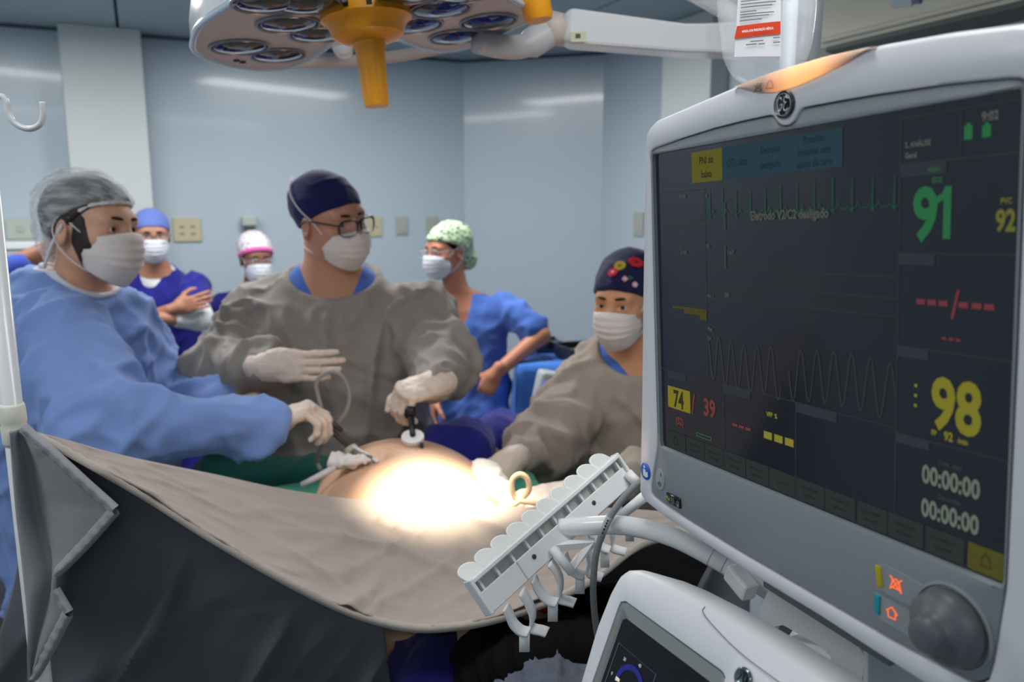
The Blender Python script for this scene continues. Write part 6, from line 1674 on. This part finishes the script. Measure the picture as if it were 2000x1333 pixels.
ar = [(at(380, 560, 3.60), at(392, 622, 3.44), at(292, 622, 3.28)), (at(252, 560, 3.60), at(240, 640, 3.46), at(345, 602, 3.34))]
r, base, HM, sk = nurse('nurse in navy scrubs with crossed arms and a blue cap behind the bearded man', (297, 461), 3.54, 28, 4, .89, (170, 120, 96), (318, 700), 3.63, 0,
    ([.19, .19, .175, .18, .18, .155, .11, .075], [.125, .125, .115, .115, .11, .10, .08, .065]), scrub_navy, math.radians(5), cloth('cap_blue', (92, 112, 178), .08), 'skull', ar, (306, 530), front=.052, nape=-.03, undershirt=True, seed=6.0, sleeve=.45)
glm = mat('frame_thin', (50, 44, 44), .4)
glasses(r, base, HM, glm, rr=.0014)
s, e, w_ = ar[0]; V_, F_ = nets(union([cap(e + (s - e) * .22, e, .050, .052), (cap(e, e + (w_ - e) * .40, .050, .043), .02)]), .010); mesh_obj('sleeve_cuff', crease(V_, F_, [(.004, (30, 30, 30), None)]) - A(base), F_, white_c, r)
s, e, w_ = ar[1]; V_, F_ = nets(cap(e + (w_ - e) * .25, e + (w_ - e) * .55, .044, .041), .010); mesh_obj('sleeve_cuff', V_ - A(base), F_, white_c, r)
for (s, e, w_), f_, pl, sd in ((ar[0], (-1, .05, .1), (0, 1, .1), -1), (ar[1], (.9, .15, .25), (0, 1, 0), 1)):
    V_, F_ = nets(moved(hand_field(side=sd, curl=(.3, .35, .4, .4), thumb=(.4, .4)), hand_matrix(w_, f_, pl, .9)), .005); mesh_obj('hand', V_ - A(base), F_, sk, r)

capp = patterned('cap_pink_print', (214, 210, 216), [((70, 66, 84), .28, 0.0), ((210, 90, 160), .22, 3.3)], 60)
ar = [(at(444, 600, 3.88), at(436, 680, 3.86), at(458, 760, 3.76)), (at(545, 600, 3.88), at(552, 680, 3.86), at(530, 760, 3.76))]
r, base, HM, sk = nurse('nurse with a pink banded cap half hidden behind the surgeon\'s shoulder', (501, 507), 3.82, 32, 6, .89, (122, 78, 60), (490, 730), 3.90, 0,
    ([.18, .18, .165, .165, .165, .145, .10, .07], [.12, .12, .11, .11, .105, .095, .075, .06]), scrub_navy, math.radians(12), capp, 'puffy', ar, (492, 580), front=.058, nape=-.04, seed=7.0, sleeve=.6)
glasses(r, base, HM, mat('frame_silver', (170, 170, 175), .3, metal=.6), rr=.0013)
bnd = inter(grow(union([grow(SK, .010), (ell((0, -.05, .065), (.088, .088, .085)), .03)]), .003), lambda P: np.abs(P[:, 2] - (.060 + (P[:, 1] - .085) * .48) - .012) - .013, .003); bnd.bb = (A((-.11, -.16, -.12)), A((.11, .12, .17)))
Vh, Fh = nets(bnd, .006); Mm = np.array(HM); mesh_obj('cap_band', Vh @ Mm[:3, :3].T + Mm[:3, 3] - A(base), Fh, cloth('band_pink', (216, 96, 168), .06), r)
for (s, e, w_), sd in ((ar[0], 1), (ar[1], -1)):
    V_, F_ = nets(moved(hand_field(side=sd), hand_matrix(w_, (.1 * sd, -.3, -.9), (-sd, 0, 0), .9)), .007); mesh_obj('hand', V_ - A(base), F_, sk, r)

capg = patterned('cap_green_print', (172, 196, 164), [((62, 92, 74), .30, 0.0), ((150, 150, 110), .26, 2.2), ((40, 70, 60), .20, 5.1)], 48)
ar = [(at(984, 596, 3.32), at(1056, 656, 3.22), at(968, 730, 3.08)), (at(868, 600, 3.36), at(838, 690, 3.34), at(850, 780, 3.24))]
r, base, HM, sk = nurse('nurse in mid-blue scrubs and green printed cap with a hand on her hip', (872, 492), 3.32, -46, 3, .91, (190, 128, 100), (915, 720), 3.38, 0,
    ([.20, .19, .18, .18, .18, .155, .11, .075], [.135, .13, .12, .12, .115, .10, .08, .065]), scrub_blue, math.radians(-30), capg, 'bun', ar, (898, 580), front=.058, vneck=.12, seed=8.0, sleeve=.78, cap_layers=[(.004, (30, 30, 30), None)])
glasses(r, base, HM, mat('frame_silver', (170, 170, 175), .3, metal=.6), rr=.0013)
for (s, e, w_), f_, pl, sd, cu in ((ar[0], (-.5, -.1, -.85), (.2, .9, 0), -1, (1.0, 1.1, 1.1, 1.1)), (ar[1], (0, -.3, -.9), (.9, 0, 0), 1, (.3, .3, .4, .4))):
    V_, F_ = nets(moved(hand_field(side=sd, curl=cu), hand_matrix(w_, f_, pl, .92)), .006); mesh_obj('hand', V_ - A(base), F_, sk, r)

# ---------------------------------------------------------------- person bending at the far left edge
c = at(-45, 800, 2.40); base = V3((c.x, c.y, 0))
r = tag(empty('person', base), 'person in a dull grey gown bending forward at the far left edge', 'person')
sk = skin('brown', (150, 92, 62)); yaw = math.radians(80)
top = at(15, 545, 2.38)
nd = [(.34, c.x, c.y, .24, .18), (.8, c.x, c.y, .235, .175), (1.1, c.x + .0, c.y, .23, .17), (1.3, c.x + .03, c.y, .22, .16), (top.z - .05, top.x - .01, c.y, .19, .14), (top.z + .01, top.x, c.y, .12, .10)]
arms = [(at(0, 600, 2.22), at(30, 760, 2.14), at(150, 850, 2.18)), (at(40, 600, 2.58), at(80, 760, 2.6), at(180, 830, 2.5))]
fl_ = [loft(nd, yaw)]
for s, e, w_ in arms: fl_ += [cap(s, e, .085, .08), cap(e, w_, .075, .05)]
HM = head_matrix(at(150, 478, 2.42), 80, 35, 0, 1.0)
nk = at(45, 535, 2.40)
garment(r, base, 'gown', gown_cool, fl_, .013, FOLD, [cap(nk + V3((-.02, 0, -.0)), at(110, 505, 2.40), .068, .075)], .045, 1, seed=9.0)
bg = add_head(r, base, HM, sk, 1.0, at(30, 545, 2.40), (.058, .068), None, res=.007)
for s, e, w_ in arms: bg.sdf(union([cap(s, e, .045, .04), (cap(e, w_, .04, .03), .02)]), .014)
bg.sdf(loft(inset(nd, .03), yaw), .022); bg.build('body', sk, r, base)
garment(r, base, 'scrub_top', cloth('scrub_bright', (62, 88, 190), .06), [cap(at(-40, 560, 2.38), at(48, 536, 2.36), .068, .064)], .010, None, [cap(nk + V3((.03, 0, .02)), at(110, 500, 2.4), .058, .066)], .03, 1)
add_cap(r, base, HM, cloth('cap_navy', (24, 26, 76), .08), 'skull'); add_mask(r, base, HM)
tl_ = at(82, 566, 2.24); MB().tube([Vector(q) - base for q in spline([tl_, tl_ + V3((.012, 0, .016)), tl_ + V3((.03, 0, .012)), tl_ + V3((.034, 0, -.004)), tl_ + V3((.014, 0, -.012))], 20, True)], .004, 8, closed=True).build('gown_tie', white_c, r)
for (s, e, w_), sd in ((arms[0], 1), (arms[1], -1)): add_glove(r, base, w_, (.9, 0, -.3), (0, 0, -1), sd, e, 1.0, curl=(.3, .3, .3, .3))
legs(r, base, c, yaw, trous)
